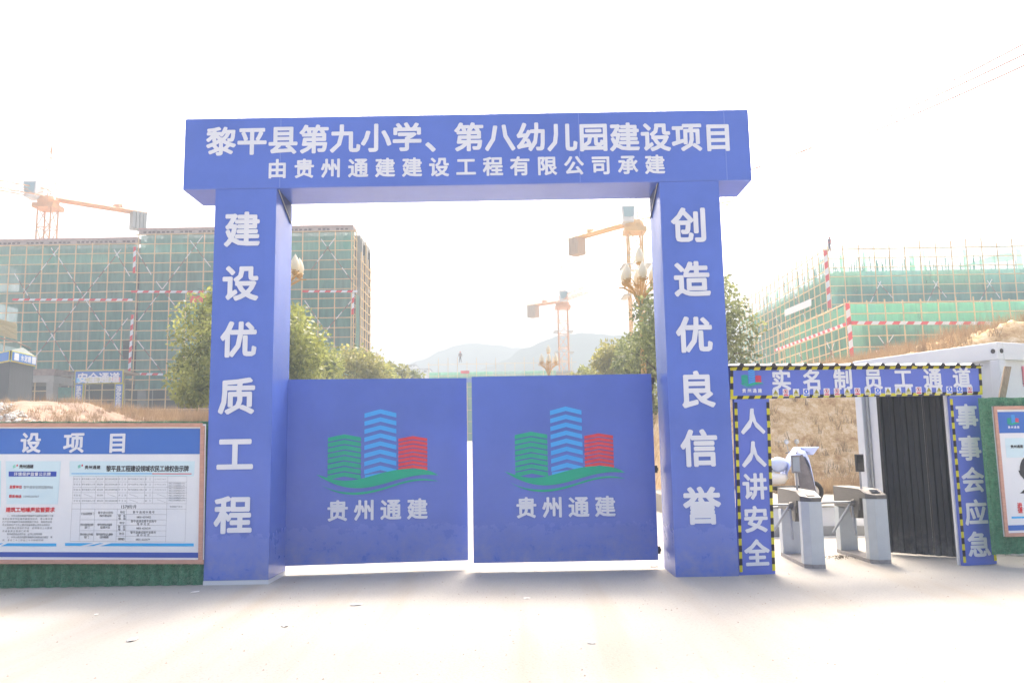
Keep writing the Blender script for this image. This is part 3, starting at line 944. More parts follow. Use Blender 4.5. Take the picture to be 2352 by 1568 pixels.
def signboard(name, quad, parent, edges, thick=0.05):
    uv = [PP.hit(*p) for p in quad]          # TL TR BR BL
    o = MB()
    vs = [PP.pt(u, v, of) for of in (0.0, -thick) for u, v in uv]
    o.add(vs, [(3, 2, 1, 0), (4, 5, 6, 7), (0, 1, 5, 4), (1, 2, 6, 5), (2, 3, 7, 6), (3, 0, 4, 7)])
    ob = o.build(name, BLUEV, parent)
    TL, TR, BR, BL = uv
    w = 0.042
    for e, p_, q_, of, sl_ in (('b', BL, BR, .004, 1), ('t', (TL[0], TL[1] - w), (TR[0], TR[1] - w), .004, 1), ('l', (BL[0] + w, BL[1] + w), (TL[0] + w, TL[1] - w), .006, 0), ('r', (BR[0], BR[1] + w), (TR[0], TR[1] - w), .006, 0)):
        if e in edges:
            m = MB(); hazard(m, PP, p_, q_, w, of, slant=sl_); m.build('hazard_tape', [YELLOW, BLACK], ob)
    return ob
head = signboard('header_board', [C4(62, 80), C4(2205, 62), C4(2222, 312), C4(66, 352)], portal, 'tblr')
m = LB()
text_px(m, PP, '实名制员工通道', C4(500, 188), C4(2040, 168), 49, .008)
m.build('character', WHITE, head)
u, v = PP.hit(*C4(245, 205))
logo(head, PP, u, v + .03, 0.335, off=.008)
def picto(kind):
    """safety pictogram on a white square, built flat in x-z facing -y, centred"""
    m = MB()
    def r(x0, z0, x1, z1, o, mi): m.add([(x0, -o, z0), (x1, -o, z0), (x1, -o, z1), (x0, -o, z1)], [(0, 1, 2, 3)], mi)
    def disc(R_, cz, o, mi, r_in=0):
        n = 16
        if r_in:
            for k in range(n):
                a0, a1 = 2 * math.pi * k / n, 2 * math.pi * (k + 1) / n
                m.add([(R_ * math.cos(a0), -o, cz + R_ * math.sin(a0)), (R_ * math.cos(a1), -o, cz + R_ * math.sin(a1)), (r_in * math.cos(a1), -o, cz + r_in * math.sin(a1)), (r_in * math.cos(a0), -o, cz + r_in * math.sin(a0))], [(0, 1, 2, 3)], mi)
        else:
            m.add([(R_ * math.cos(2 * math.pi * k / n), -o, cz + R_ * math.sin(2 * math.pi * k / n)) for k in range(n)], [tuple(range(n))], mi)
    r(-.044, -.05, .044, .05, .001, 0)
    if kind == 'warn':
        m.add([(-.036, -.002, -.018), (.036, -.002, -.018), (0, -.002, .042)], [(0, 1, 2)], 2)
        m.add([(-.029, -.003, -.014), (.029, -.003, -.014), (0, -.003, .034)], [(0, 1, 2)], 1)
        r(-.005, -.008, .005, .016, .004, 2); r(-.036, -.042, .036, -.026, .002, 1)
    elif kind == 'stop':
        disc(.032, .012, .002, 3, .025); r(-.008, -.004, .008, .028, .002, 2)
        m.add([(-.022, -.003, .034), (-.018, -.003, .038), (.022, -.003, -.010), (.018, -.003, -.014)], [(0, 1, 2, 3)], 3)
        r(-.036, -.042, .036, -.026, .002, 3)
    else:
        disc(.032, .012, .002, 4); r(-.008, -.004, .008, .028, .003, 0); r(-.036, -.042, .036, -.026, .002, 4)
    o = m.build('safety_sign', [WHITE, SYEL, BLACK, RED, SBLUE]); me = o.data
    bpy.data.objects.remove(o)
    return me
PIC = {k: picto(k) for k in ('warn', 'stop', 'duty')}
kinds = 'w s w d w s s w s w d w w w s w w d d s'.split()
yaw = math.atan2(PP.u.y, PP.u.x)
for i, k in enumerate(kinds):
    x = 452 + (2110 - 452) * i / 19; y = 298 - 28 * i / 19
    p = PP.hit(*C4(x, y)); w = PP.pt(p[0], p[1], .004)
    o = bpy.data.objects.new('safety_sign', PIC[{'w': 'warn', 's': 'stop', 'd': 'duty'}[k]])
    COL.objects.link(o); o.parent = head; o.location = w - worg(head); o.rotation_euler = (0, 0, yaw)
for quad, s, xs_, ys_ in (([C6(122, 322), C6(357, 320), C6(400, 1492), C6(160, 1502)], '人人讲安全', (245, 275), (470, 690, 905, 1125, 1350)),
                          ([C6(1565, 300), C6(1780, 296), C6(1885, 1424), C6(1660, 1438)], '事事会应急', (1680, 1762), (437, 648, 860, 1078, 1292))):
    o = signboard('side_board', quad, portal, 'lr')
    m = LB()
    for j, ch in enumerate(s):
        u, v = PP.hit(*C6(xs_[0] + (xs_[1] - xs_[0]) * j / 4, ys_[j])); glyph(m, PP, ch, u, v, 0.345, .008)
    m.build('character', WHITE, o)
# steel frame behind boards
m = MB()
uA, uB = PP.hit(*C6(110, 1400))[0], PP.hit(*C6(1650, 1400))[0]
uC, uD = PP.hit(*C6(395, 1400))[0], PP.hit(*C6(1885, 1400))[0]
zH = PP.hit(*C4(1100, 70))[1]
for u in (uA + .02, uC - .03, uB + .02, uD - .04):
    m = MB(); m.pbox(PP, u - .02, 0, u + .02, zH - .05, -.10, -.055)
    m.build('steel_post', WPAINT, portal)
# canopy roof, corrugated sheet
canopy = thing('passage_canopy', 'small corrugated roof above the header of the pedestrian passage', 'canopy', PP.pt(1.5, zH, -.6))
m = MB()
ua, ub = PP.hit(*C4(50, 70))[0] - .02, PP.hit(*C4(2205, 60))[0] + .02
pit = (ub - ua) / 16.6
prof = []
nseg = int(16.6 * 8)
for i in range(nseg + 1):
    t = (i / 8.0) % 1
    z = 0.0 if t < .62 else math.sin((t - .62) / .38 * math.pi) * 0.034
    prof.append((ua + pit * i / 8, zH + .006 + z))
for a_, b_ in zip(prof[:-1], prof[1:]):
    m.quad(PP.pt(*a_, .05), PP.pt(*b_, .05), PP.pt(b_[0], b_[1] + .10, -1.4), PP.pt(a_[0], a_[1] + .10, -1.4), 0)
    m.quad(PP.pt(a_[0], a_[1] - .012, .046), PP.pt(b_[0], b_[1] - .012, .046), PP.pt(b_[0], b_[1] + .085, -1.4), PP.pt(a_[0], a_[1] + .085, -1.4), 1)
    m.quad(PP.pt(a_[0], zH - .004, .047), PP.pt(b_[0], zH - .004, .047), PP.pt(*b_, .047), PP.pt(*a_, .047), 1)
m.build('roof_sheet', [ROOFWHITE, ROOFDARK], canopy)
m = MB()
for u in (ua + .1, ub - .1):
    m.pbox(PP, u - .02, 0, u + .02, zH + .05, -1.38, -1.34)
m.build('rear_post', GALV, canopy)
# charcoal sheet wall
w0, w1 = G(2050, 1272), G(2210, 1281)
w0 = G(2046, 1272); w0.z = w1.z = 0
WPn = Plane(w0, w1 - w0)
wall = thing('corrugated_sheet_wall', 'charcoal corrugated metal wall lining the right side of the passage', 'wall', (w0 + w1) / 2)
L = (w1 - w0).length
for k in range(2):
    m = MB()
    n = 40; g = []
    a_, b_ = (L * 0.0, L * .62) if k == 0 else (L * .62, L + .02)
    def fold(u):
        t = (u / 0.16) % 1
        return .028 * min(1, max(0, (abs(t - .5) * 2 - .45) / .2)) - k * .012
    for j in (0, 1):
        for i in range(n + 1):
            u = a_ + (b_ - a_) * i / n
            lo = .03 + k * .0 - .02 * (u / L)
            g.append(WPn.pt(u - (.15 * 0 if j else 0), lo if j == 0 else 2.45, fold(u)))
    m.add(g, [(i, i + 1, n + 2 + i, n + 1 + i) for i in range(n)])
    m.build('sheet', DARKSHEET, wall)
m = MB(); m.pbox(WPn, -.035, 0, -.004, 2.42, -.03, .03); m.build('edge_post', METAL, wall)

# ------------------------------------------------------------------ turnstiles
def turnstile(label, front, rear, hgt=1.0):
    """front and rear: ground points of the cabinet axis"""
    d = (rear - front); d.z = 0; L = d.length; d.normalize()
    r = Vector((d.y, -d.x, 0))             # to the right
    o = thing('turnstile', label, 'turnstile', front, group='tripod turnstiles in the passage')
    wd = 0.13
    def pt(a, b, z): return front + d * a + r * b + Vector((0, 0, z))
    def ped(a0, a1, z0, z1, cham):
        m = MB()
        ol = [(a0 + cham, -wd), (a0, -wd + cham * 1.3), (a0, wd), (a1, wd), (a1, -wd)] if cham else [(a0, -wd), (a0, wd), (a1, wd), (a1, -wd)]
        m.prism([pt(a, b, z0) for a, b in ol], (0, 0, z1 - z0))
        return m
    ped(0, .19, .05, hgt - .13, .07).build('front_pedestal', TSGREY, o, bevel=.004)
    ped(L - .18, L, .05, hgt - .31, 0).build('rear_pedestal', TSGREY, o, bevel=.004)
    m = MB(); m.prism([pt(a, b, 0) for a, b in ((.0, -wd + .1), (0, wd), (L, wd), (L, -wd), (.08, -wd))], (0, 0, .05)); m.build('base_plate', TSDIRT, o)
    # cabinet with sloping nose
    m = MB()
    side = [(.31, hgt - .30), (.31, hgt), (L, hgt), (L, hgt - .30)]
    m.prism([pt(a, -wd + .006, z) for a, z in side], r * (2 * wd - .012)); m.build('cabinet', STAIN, o, bevel=.004)
    m = MB()
    ol = [(.09, -wd), (0, -wd + .12), (0, wd), (.308, wd), (.308, -wd)]
    zt = [hgt - .055, hgt - .075, hgt - .075, hgt, hgt]
    vs = [pt(a, b, hgt - .128) for a, b in ol] + [pt(a, b, z) for (a, b), z in zip(ol, zt)]
    m.add(vs, [(0, 1, 2, 3, 4), (9, 8, 7, 6, 5), (0, 5, 6, 1), (1, 6, 7, 2), (2, 7, 8, 3), (3, 8, 9, 4), (4, 9, 5, 0)])
    m.build('nose_cap', STAIN, o)
    m = MB(); m.add([pt(.07, -.03, hgt - .045), pt(.07, .08, hgt - .045), pt(.21, .08, hgt - .012), pt(.21, -.03, hgt - .012)], [(0, 1, 2, 3)]); m.build('card_reader', SCREEN, o)
    m = MB()
    m.prism([pt(.32, -wd, hgt - .20), pt(.75, -wd, hgt - .20), pt(.62, -wd, hgt - .42), pt(.40, -wd, hgt - .42)], r * .12)
    m.build('drive_housing', STAIN, o)
    hub = pt(.52, -wd - .03, hgt - .20)
    m = MB(); m.rod(pt(.52, -wd, hgt - .22), hub + Vector((0, 0, -.01)) - r * .02, .06, 12, .045); m.build('hub', STAIN, o)
    for v in ((-r * .50 + Vector((0, 0, .0))), (-r * .17 + d * -.02 * 0 + d * .30 * -1 * 0 + Vector((0, 0, -.43)) - r * .12), (d * -.18 + Vector((0, 0, -.46)) - r * .03)):
        m = MB(); m.rod(hub, hub + v, .016, 10); m.build('tripod_arm', GALV, o)
    return o, pt, L
t1f, t1r = G(1874, 1305), G(1815, 1275)
t1, pt1, L1 = turnstile('nearer left turnstile, reader box on a thin stalk above it', t1f, t1f + Vector((0.10, 1.35, 0)))
t2f = G(2026, 1294)
t2, pt2, L2 = turnstile('right turnstile standing before the charcoal wall, black screen on its stalk', t2f, t2f + Vector((0.02, 1.30, 0)))
for o, pt_, L_, face in ((t1, pt1, L1, 0), (t2, pt2, L2, 1)):
    a = .62 if not face else .38
    b = -.02 if not face else -.06
    m = MB(); m.rod(pt_(a, b, 1.0), pt_(a, b, 1.26), .014, 8); m.build('stalk', GALV, o)
    c = pt_(a, b, 1.36)
    m = MB(); m.box((c.x - .06, c.y - .025, c.z - .125), (c.x + .06, c.y + .02, c.z + .125)); bx = m.build('reader_box', METAL if face else TSDIRT, o, bevel=.008)
    m = MB(); m.box((c.x - .047, c.y - .0285, c.z - .10), (c.x + .047, c.y - .0255, c.z + .10)); m.build('screen' if face else 'back_plate', SCREEN if face else TSGREY, bx)

# debris between turnstiles
V, Fi = [], []
c = G(1930, 1282)
for i in range(260):
    r_, a = abs(random.gauss(0, .12)), random.uniform(0, 6.28)
    p = Vector((c.x + r_ * 1.5 * math.cos(a), c.y + r_ * math.sin(a), .004 + .05 * max(0, 1 - r_ * 5) * random.random()))
    dx = Vector((random.gauss(0, .02), random.gauss(0, .02), random.uniform(0, .02)))
    k = len(V); V += [tuple(p), tuple(p + dx), tuple(p + Vector((.006, .004, .007)))]; Fi.append((k, k + 1, k + 2))
debris = mesh_np('dry_leaf_litter', np.array(V), np.array(Fi), BARK, None, 'stuff')
tag(debris, 'small dark heap of leaf litter between the two turnstiles', 'litter')

# ------------------------------------------------------------------ low white wall and kerb behind the passage
kw = thing('low_white_wall', 'low white painted wall on a concrete kerb seen behind the turnstiles', 'wall', (7, 4.5, 0))
for i in range(9):
    m = MB(); x = 3.6 + i * .9; m.box((x + .006, 4.42, 0), (x + .894, 4.62, .17)); m.build('kerb_stone', CONC, kw, bevel=.01)
m = MB(); m.box((3.65, 4.47, .17), (11.7, 4.6, .50)); m.build('wall_panel', WPAINT, kw)
m = MB(); m.box((3.65, 4.44, .503), (11.7, 4.75, .53)); m.build('coping', CONC, kw)
m = MB(); m.box((3.6, 4.2, .0), (11.7, 4.32, .006)); tag(m.build('white_edge_line', WPAINT), kind='structure')

# ------------------------------------------------------------------ prefab cabin
c0 = P(2290, 785, 1.35); c1 = P(1957, 827, 3.9)
zc = c0.z
cabin = thing('site_cabin', 'white prefabricated site cabin behind the passage roof, red stripe on its right side', 'cabin', (c0.x, c0.y, 0))
e1 = Vector((c1.x - c0.x, c1.y - c0.y, 0)); w_c = e1.length; e1.normalize()
e2 = Vector((e1.y, -e1.x, 0))                         # to the right along the long face
if e2.x < 0: e2 = -e2
def cp(a, b, z): return Vector((c0.x, c0.y, 0)) + e1 * a + e2 * b + Vector((0, 0, z))
def cbox(a0, b0, z0, a1, b1, z1, mi=0, mm=None):
    vs = [cp(a, b, z) for z in (z0, z1) for a, b in ((a0, b0), (a1, b0), (a1, b1), (a0, b1))]
    mm.add(vs, [(0, 3, 2, 1), (4, 5, 6, 7), (0, 1, 5, 4), (1, 2, 6, 5), (2, 3, 7, 6), (3, 0, 4, 7)], mi)
m = MB(); cbox(.10, .10, .12, w_c - .05, 5.9, zc - .02, mm=m); m.build('wall_panels', WPAINT, cabin)
m = MB(); cbox(0, 0, zc - .26, w_c, .12, zc, mm=m); cbox(0, .121, zc - .26, .12, 6, zc, mm=m); cbox(w_c - .1, .121, zc - .26, w_c, 6, zc, mm=m); m.build('roof_rail', WPAINT, cabin, bevel=.012)
for a, b in ((0, 0), (w_c - .15, 0), (0, 5.85)):
    m = MB(); cbox(a, b, 0, a + .15, b + .15, zc - .262, mm=m); m.build('corner_post', WPAINT, cabin, bevel=.012)
for a, b, n in ((.075, -.002, -e2), (-.002, .075, -e1)):
    m = MB(); p = cp(a, b, zc - .13); m.rod(p - n * .002, p + n * .006, .035, 10); m.build('lifting_hole', METAL, cabin)
m = MB(); cbox(.08, .6, 2.12, .098, 5.6, 2.21, mm=m); m.build('red_stripe', mat('dark_red_print', (.35, .05, .04), .5, .3), cabin)
m = MB()
for z in (2.55, 2.62): pass
cbox(.08, .62, 2.45, .096, .66, 2.75, mm=m); m.build('pink_print', mat('pink_print', (.75, .25, .3), .5, .3), cabin)
# side facing the passage: frame strips and door
m = MB()
for a0, a1 in ((w_c - .22, w_c - .17), (w_c - .46, w_c - .43), (w_c - 1.35, w_c - 1.31)):
    cbox(a0, .07, .15, a1, .098, zc - .27, mm=m)
m.build('door_frame', GALV, cabin)
m = MB(); cbox(w_c - 1.30, .075, .2, w_c - .47, .096, 2.3, mm=m); m.build('door', CREAM, cabin)
m = MB(); cbox(.45, .05, 2.30, .9, .095, 2.31, mm=m); cbox(.4, .07, 1.3, .98, .094, 2.29, mm=m); m.build('window_shutter', CREAM, cabin)
m = MB(); m.path([cp(.35, -.01, zc - .42), PP.pt(ub - .02, zH + .03, -.02)], .006); m.build('tie_rod', METAL, cabin)

# wooden plank behind the turf fence
pb, pt_ = P(2303, 912, .75), P(2316, 842, .85)
m = MB(); dd = (pt_ - pb); bb = pb - dd * 2.0
m.prism([bb + Vector((-.045, 0, 0)), bb + Vector((.045, 0, 0)), pt_ + Vector((.045, 0, 0)), pt_ + Vector((-.045, 0, 0.01))], (0, .03, 0))
tag(m.build('timber_plank', WOOD), 'weathered plank standing up behind the right turf hoarding', 'plank')

# right hoarding + poster
r0 = G(2290, 1296); r0.z = 0
RP = Plane((r0.x, 0.42, 0), (1, .10, 0))
def D6(x, y): return (2133.9 + x / 2.2374 / 1.2653, 750.8 + y / 2.2374 / 1.2653)     # 618 px crop
uR0 = RP.hit(2258, 1100)[0]
zr_t = RP.hit(2300, 913)[1]; zr_b = RP.hit(2320, 1271)[1]
fenceR, depR = turf_fence('dark green turf covered hoarding right of the pedestrian passage', RP, uR0, uR0 + 2.0, lambda u: zr_b, lambda u: zr_t + .01 * noise.noise(Vector((u * 4, 0, 0))))
blades(fenceR, RP, [(uR0, uR0 + .95, 'lo', 0, zr_t - zr_b)], depR, lambda u: zr_b, lambda u: zr_t, dens=5000)
RB = Plane(RP.pt(0, 0, .07), RP.u)
poster = thing('safety_poster', 'copper framed safety poster with a helmeted worker on the right hoarding', 'poster', RB.pt(.5, .8))
tl, bl = RB.hit(*D6(415, 515)), RB.hit(*D6(488, 1362))
ul = (tl[0] + bl[0]) / 2; zt_, zb_ = tl[1], bl[1]
m = MB(); m.pbox(RB, ul, zb_, ul + 1.7, zt_, -.02, 0); m.build('poster_sheet', PAPER, poster)
m = MB(); m.pbox(RB, ul - .0, zt_ - .045, ul + 1.7, zt_, .002, .022); m.build('frame_rail', COPPER, poster)
m = MB(); m.pbox(RB, ul - .0, zb_, ul + 1.7, zb_ + .045, .002, .022); m.build('frame_rail', COPPER, poster)
m = MB(); m.pbox(RB, ul, zb_ + .046, ul + .045, zt_ - .046, .002, .025); m.build('frame_stile', COPPER, poster)
m = MB()
H = zt_ - zb_
def rr(u0, v0, u1, v1, mi, o=.004): poly(m, RB, [(ul + u0, zb_ + v0 * H), (ul + u1, zb_ + v0 * H), (ul + u1, zb_ + v1 * H), (ul + u0, zb_ + v1 * H)], o, mi)
rr(.055, .79, 1.7, .955, 0); rr(.055, .045, 1.7, .085, 0); rr(.12, .135, 1.7, .15, 1); rr(.13, .6, 1.7, .75, 2, .003)
m.build('printed_bands', [BOARDBLUE, CYAN, PALEBLUE], poster)
logo(poster, RB, ul + .27, zb_ + .885 * H, .20, off=.007)
m = LB()
for i, ch in enumerate('进入'): glyph(m, RB, ch, ul + .25 + i * .12, zb_ + .235 * H, .075, .007)
for i, ch in enumerate('请正确佩戴'): glyph(m, RB, ch, ul + .25 + i * .085, zb_ + .195 * H, .075, .007)
m.build('character', RED, poster)
m = MB()
for i, ch in enumerate('贵州通建'): glyph(m, RB, ch, ul + .22 + i * .045, zb_ + .685 * H, .045, .007)
# helmet and face drawing, reduced to plain printed shapes
cu_, cv_ = ul + .47, zb_ + .50 * H
poly(m, RB, [(cu_ + .17 * math.cos(t), cv_ + .20 * math.sin(t)) for t in np.linspace(0, math.pi, 14)], .005, 0)
poly(m, RB, [(cu_ - .19, cv_), (cu_ - .17, cv_ - .06), (cu_ - .10, cv_ - .14), (cu_ - .05, cv_ - .10), (cu_ - .06, cv_)][::-1], .005, 0)
poly(m, RB, [(cu_ - .20, cv_ - .30), (cu_ + .2, cv_ - .30), (cu_ + .2, cv_ - .2), (cu_ - .05, cv_ - .19)], .005, 0)
poly(m, RB, [(cu_ + .11 * math.cos(t) + .03, cv_ + .04 + .13 * math.sin(t)) for t in np.linspace(0, math.pi, 14)], .007, 1)
m.build('worker_print', [INK, mat('lime_print', (.45, .60, .05), .5, .3)], poster)

# ------------------------------------------------------------------ scooter
sc_o = P(1822, 1100, 6.3)
scooter = thing('motor_scooter', 'white motor scooter with pale blue weather apron parked behind the left turnstile', 'scooter', (sc_o.x - .15, 6.3, .45))
S = Vector((sc_o.x - .15, 6.3, .45))
def sp(x, y, z): return S + Vector((x, y, z))
SW = mat('white_scooter_plastic', (.72, .70, .66), .3, .5, coat=.4)
SBK = mat('black_rubber', (.02, .02, .022), .7, .3)
APR = mat('pale_blue_quilt', (.45, .52, .78), .7, .2, var=.08, vscale=6)
APD = mat('grey_quilt_lining', (.16, .15, .16), .9, .1, var=.2, vscale=9)
for x in (-.62, .52):
    m = MB()
    c = sp(x, 0, .23)
    n = 20
    ring = []
    for k in range(n):
        t = 2 * math.pi * k / n
        for q in range(6):
            s_ = 2 * math.pi * q / 6
            rr_ = .19 + .045 * math.cos(s_)
            ring.append(c + Vector((rr_ * math.cos(t), .045 * math.sin(s_), rr_ * math.sin(t))))
    m.add(ring, [(k * 6 + q, ((k + 1) % n) * 6 + q, ((k + 1) % n) * 6 + (q + 1) % 6, k * 6 + (q + 1) % 6) for k in range(n) for q in range(6)])
    wh = m.build('wheel', SBK, scooter, smooth=True)
    m = MB(); m.rod(c + Vector((0, -.03, 0)), c + Vector((0, .03, 0)), .13, 14); m.build('rim', GALV, wh)
m = MB()
m.prism([sp(-.85, -.13, .62), sp(-.80, -.13, .42), sp(-.45, -.13, .33), sp(-.25, -.13, .40), sp(-.22, -.13, .66), sp(-.5, -.13, .70)], (0, .26, 0))
m.build('rear_body', SW, scooter, bevel=.06)
m = MB(); m.prism([sp(-.80, -.12, .70), sp(-.45, -.12, .715), sp(-.2, -.12, .68), sp(-.2, -.12, .75), sp(-.45, -.12, .80), sp(-.80, -.12, .79)], (0, .24, 0)); m.build('seat', SBK, scooter, bevel=.03)
m = MB(); m.box(tuple(sp(-.28, -.13, .28)), tuple(sp(.28, .13, .36))); m.build('footboard', SBK, scooter, bevel=.02)
m = MB(); m.prism([sp(.22, -.16, .32), sp(.34, -.16, .30), sp(.42, -.16, .75), sp(.30, -.16, .98), sp(.20, -.16, .95)], (0, .32, 0)); m.build('front_shield', SW, scooter, bevel=.05)
m = MB(); m.path([sp(.24, 0, .95), sp(.22, 0, 1.03)], .03, 8); m.path([sp(.14, -.33, 1.02), sp(.22, -.12, 1.05), sp(.22, .12, 1.05), sp(.14, .33, 1.02)], .014, 8); m.build('handlebar', METAL, scooter)
for sy in (-.27, .27):
    m = MB(); m.path([sp(.18, sy, 1.04), sp(.16, sy * 1.15, 1.21)], .007, 6)
    st = m.build('mirror_stem', GALV, scooter)
    m = MB(); m.lathe(sp(.16, sy * 1.17, 1.25), [(0, -.05), (.035, -.04), (.05, 0), (.035, .04), (0, .05)], 12, sy=.3); m.build('mirror', GALV, st, smooth=True)
m = MB(); m.lathe(sp(-.16, -.05, .78), [(0, -.15), (.10, -.12), (.17, -.03), (.18, .05), (.13, .13), (0, .17)], 16, sx=1.1); m.build('headlight_cowl', mat('pale_blue_plastic', (.55, .62, .80), .3, .5, coat=.4), scooter, smooth=True)
m = MB(); m.lathe(sp(-.22, -.10, .52), [(0, -.12), (.14, -.11), (.21, 0), (.18, .08), (0, .10)], 16, sx=1.1); m.build('fender', SW, scooter, smooth=True)
# apron (quilt) hanging over handlebar and front
m = MB(); n = 12; g = []
prof_a = [(-.02, .58), (.03, .78), (.12, .98), (.24, 1.12), (.36, 1.11), (.43, .96), (.47, .72), (.52, .38)]
for i, (x, z) in enumerate(prof_a):
    for k in range(n + 1):
        t = k / n * 2 - 1
        w = .34 if i > 2 else .16 + .06 * i
        g.append(sp(x - .05 * t * t, w * t, z - .16 * abs(t) ** 2.2 + .02 * math.sin(k * 2.1 + i)))
m.add(g, [(i * (n + 1) + k, i * (n + 1) + k + 1, (i + 1) * (n + 1) + k + 1, (i + 1) * (n + 1) + k) for i in range(len(prof_a) - 1) for k in range(n)])
o = m.build('weather_apron', APR, scooter, smooth=True); o.modifiers.new('solid', 'SOLIDIFY').thickness = .012
m = MB(); m.prism([sp(.10, -.365, .92), sp(.24, -.372, 1.0), sp(.42, -.372, .50), sp(.48, -.365, .20), sp(.16, -.365, .22)], (0, .012, 0)); m.build('apron_lining', APD, scooter)
m = MB(); m.prism([sp(.28, -.2, 1.13), sp(.66, -.2, 1.14), sp(.52, -.2, .97), sp(.38, -.2, 1.05)], (0, .4, 0)); m.build('visor', APR, scooter, bevel=.02)

# ------------------------------------------------------------------ trees
def crown_leaves(cx, cy, z0, z1, rx, nl, size, seed, lobes=44):
    r = np.random.default_rng(seed)
    H = z1 - z0
    C, Rr = [], []
    for i in range(lobes):
        t = r.uniform(0.05, .95)
        wr = math.sin(math.pi * (.24 + t * .72)) ** .55
        a = r.uniform(0, 2 * math.pi); q = math.sqrt(r.uniform(0.05, 1)) * rx * .80 * wr
        C.append((cx + q * math.cos(a), cy + q * math.sin(a), z0 + H * t * .88 + H * .06)); Rr.append(r.uniform(.15, .31) * rx)
    C, Rr = np.array(C), np.array(Rr)
    k = r.integers(0, lobes, nl)
    d = r.normal(size=(nl, 3)); d /= np.linalg.norm(d, axis=1)[:, None]
    rad = Rr[k] * (0.45 + 0.75 * r.random(nl) ** .8)
    pos = C[k] + d * rad[:, None] * np.array([1, 1, .8])
    s = size * r.uniform(.6, 1.35, nl)
    ax = d * .5 + r.normal(size=(nl, 3)) * .6 + np.array([0, 0, -.25]); ax /= np.linalg.norm(ax, axis=1)[:, None]
    sd_ = np.cross(ax, r.normal(size=(nl, 3))); sd_ /= np.linalg.norm(sd_, axis=1)[:, None]
    V = np.stack([pos, pos + ax * (s * .5)[:, None] + sd_ * (s * .27)[:, None], pos + ax * s[:, None], pos + ax * (s * .5)[:, None] - sd_ * (s * .27)[:, None]], 1).reshape(-1, 3)
    Fq = np.arange(nl * 4).reshape(-1, 4)
    return V, Fq, C

def tree(name, label, x, y, zb, ztop, rx, leafm, nl, size, seed, low=.28, twigs=20, group='trees along the avenue'):
    o = thing(name, label, 'tree', (x, y, zb), group)
    H = ztop - zb
    V, Fq, C = crown_leaves(x, y, zb + H * low, ztop, rx, nl, size, seed)
    mesh_np('crown', V, Fq, leafm, o)
    m = MB()
    r = random.Random(seed)
    top = Vector((x + .1, y, zb + H * .62))
    m.path([(x, y, zb - .3), (x + .05, y, zb + H * .25), tuple(top)], [.17, .13, .06], 8)
    for i in range(min(twigs, len(C))):
        b0 = Vector((x, y, zb + H * r.uniform(.2, .6))); e = Vector(C[i])
        mid = (b0 + e) / 2 + Vector((r.uniform(-.2, .2), r.uniform(-.2, .2), -.2))
        m.path([b0, mid, e], [.06, .04, .012], 5)
        for q in range(3):
            ee = e + Vector((r.gauss(0, .5), r.gauss(0, .5), abs(r.gauss(.3, .4))))
            m.rod(e, ee, .012, 4, .004)
    m.build('trunk', BARK, o)
    return o
def gz(x, y):
    return max(h_base(x, y), h_left(x, y) if x < -6 else -9, h_right(x, y) if x > 4.6 and y > 11 else -9)
tree('avenue_tree', 'broad bushy green tree behind the left gate post', -9.75, 18.6, gz(-9.7, 18.6) - 1.2, 7.6, 3.35, LEAFA, 26000, .17, 1, low=.32)
tree('avenue_tree', 'grey green twiggy tree behind the right gate post', 6.25, 17.6, gz(6.2, 17.6) - 2, 7.75, 2.55, LEAFC, 17000, .15, 2, low=.30, twigs=26)
L_ROW = [(-9.5, 28, 7.1, 2.7, LEAFA, 'smaller green tree just right of the broad left tree'), (-9.5, 37, 7.8, 2.9, LEAFB, 'yellow green tree in the middle of the left row'),
         (-9.7, 46, 8.5, 2.4, LEAFA, 'darker tree between yellow crowns in the left row'), (-9.9, 56, 9.3, 2.3, LEAFB, 'pale yellow tree near the far end of the left row'), (-10.1, 68, 9.7, 2.2, LEAFA, 'farthest tree of the left row, beside the distant houses')]
for i, (x, y, zt, rx, mt, lb) in enumerate(L_ROW):
    tree('avenue_tree', lb, x, y, h_base(x, y) + .6, zt, rx, mt, 9000 - i * 900, .2 + .03 * i, 20 + i, low=.2, twigs=10)
R_ROW = [(6.3, 27, 7.6, 2.3, LEAFC, 'dark leafed tree next behind the twiggy right tree'), (6.2, 38, 8.1, 2.3, LEAFB, 'yellowish tree in the middle of the right row'),
         (6.1, 50, 8.2, 2.2, LEAFA, 'olive tree further along the right row, under the centre crane'), (6.1, 64, 8.9, 2.2, LEAFB, 'pale tree near the far end of the right row'), (6.1, 80, 9.6, 2.2, LEAFB, 'farthest low tree of the right row by the small lotus lamp')]
for i, (x, y, zt, rx, mt, lb) in enumerate(R_ROW):
    tree('avenue_tree', lb, x, y, h_base(x, y) + .3, zt, rx, mt, 9000 - i * 900, .2 + .03 * i, 40 + i, low=.2, twigs=10)

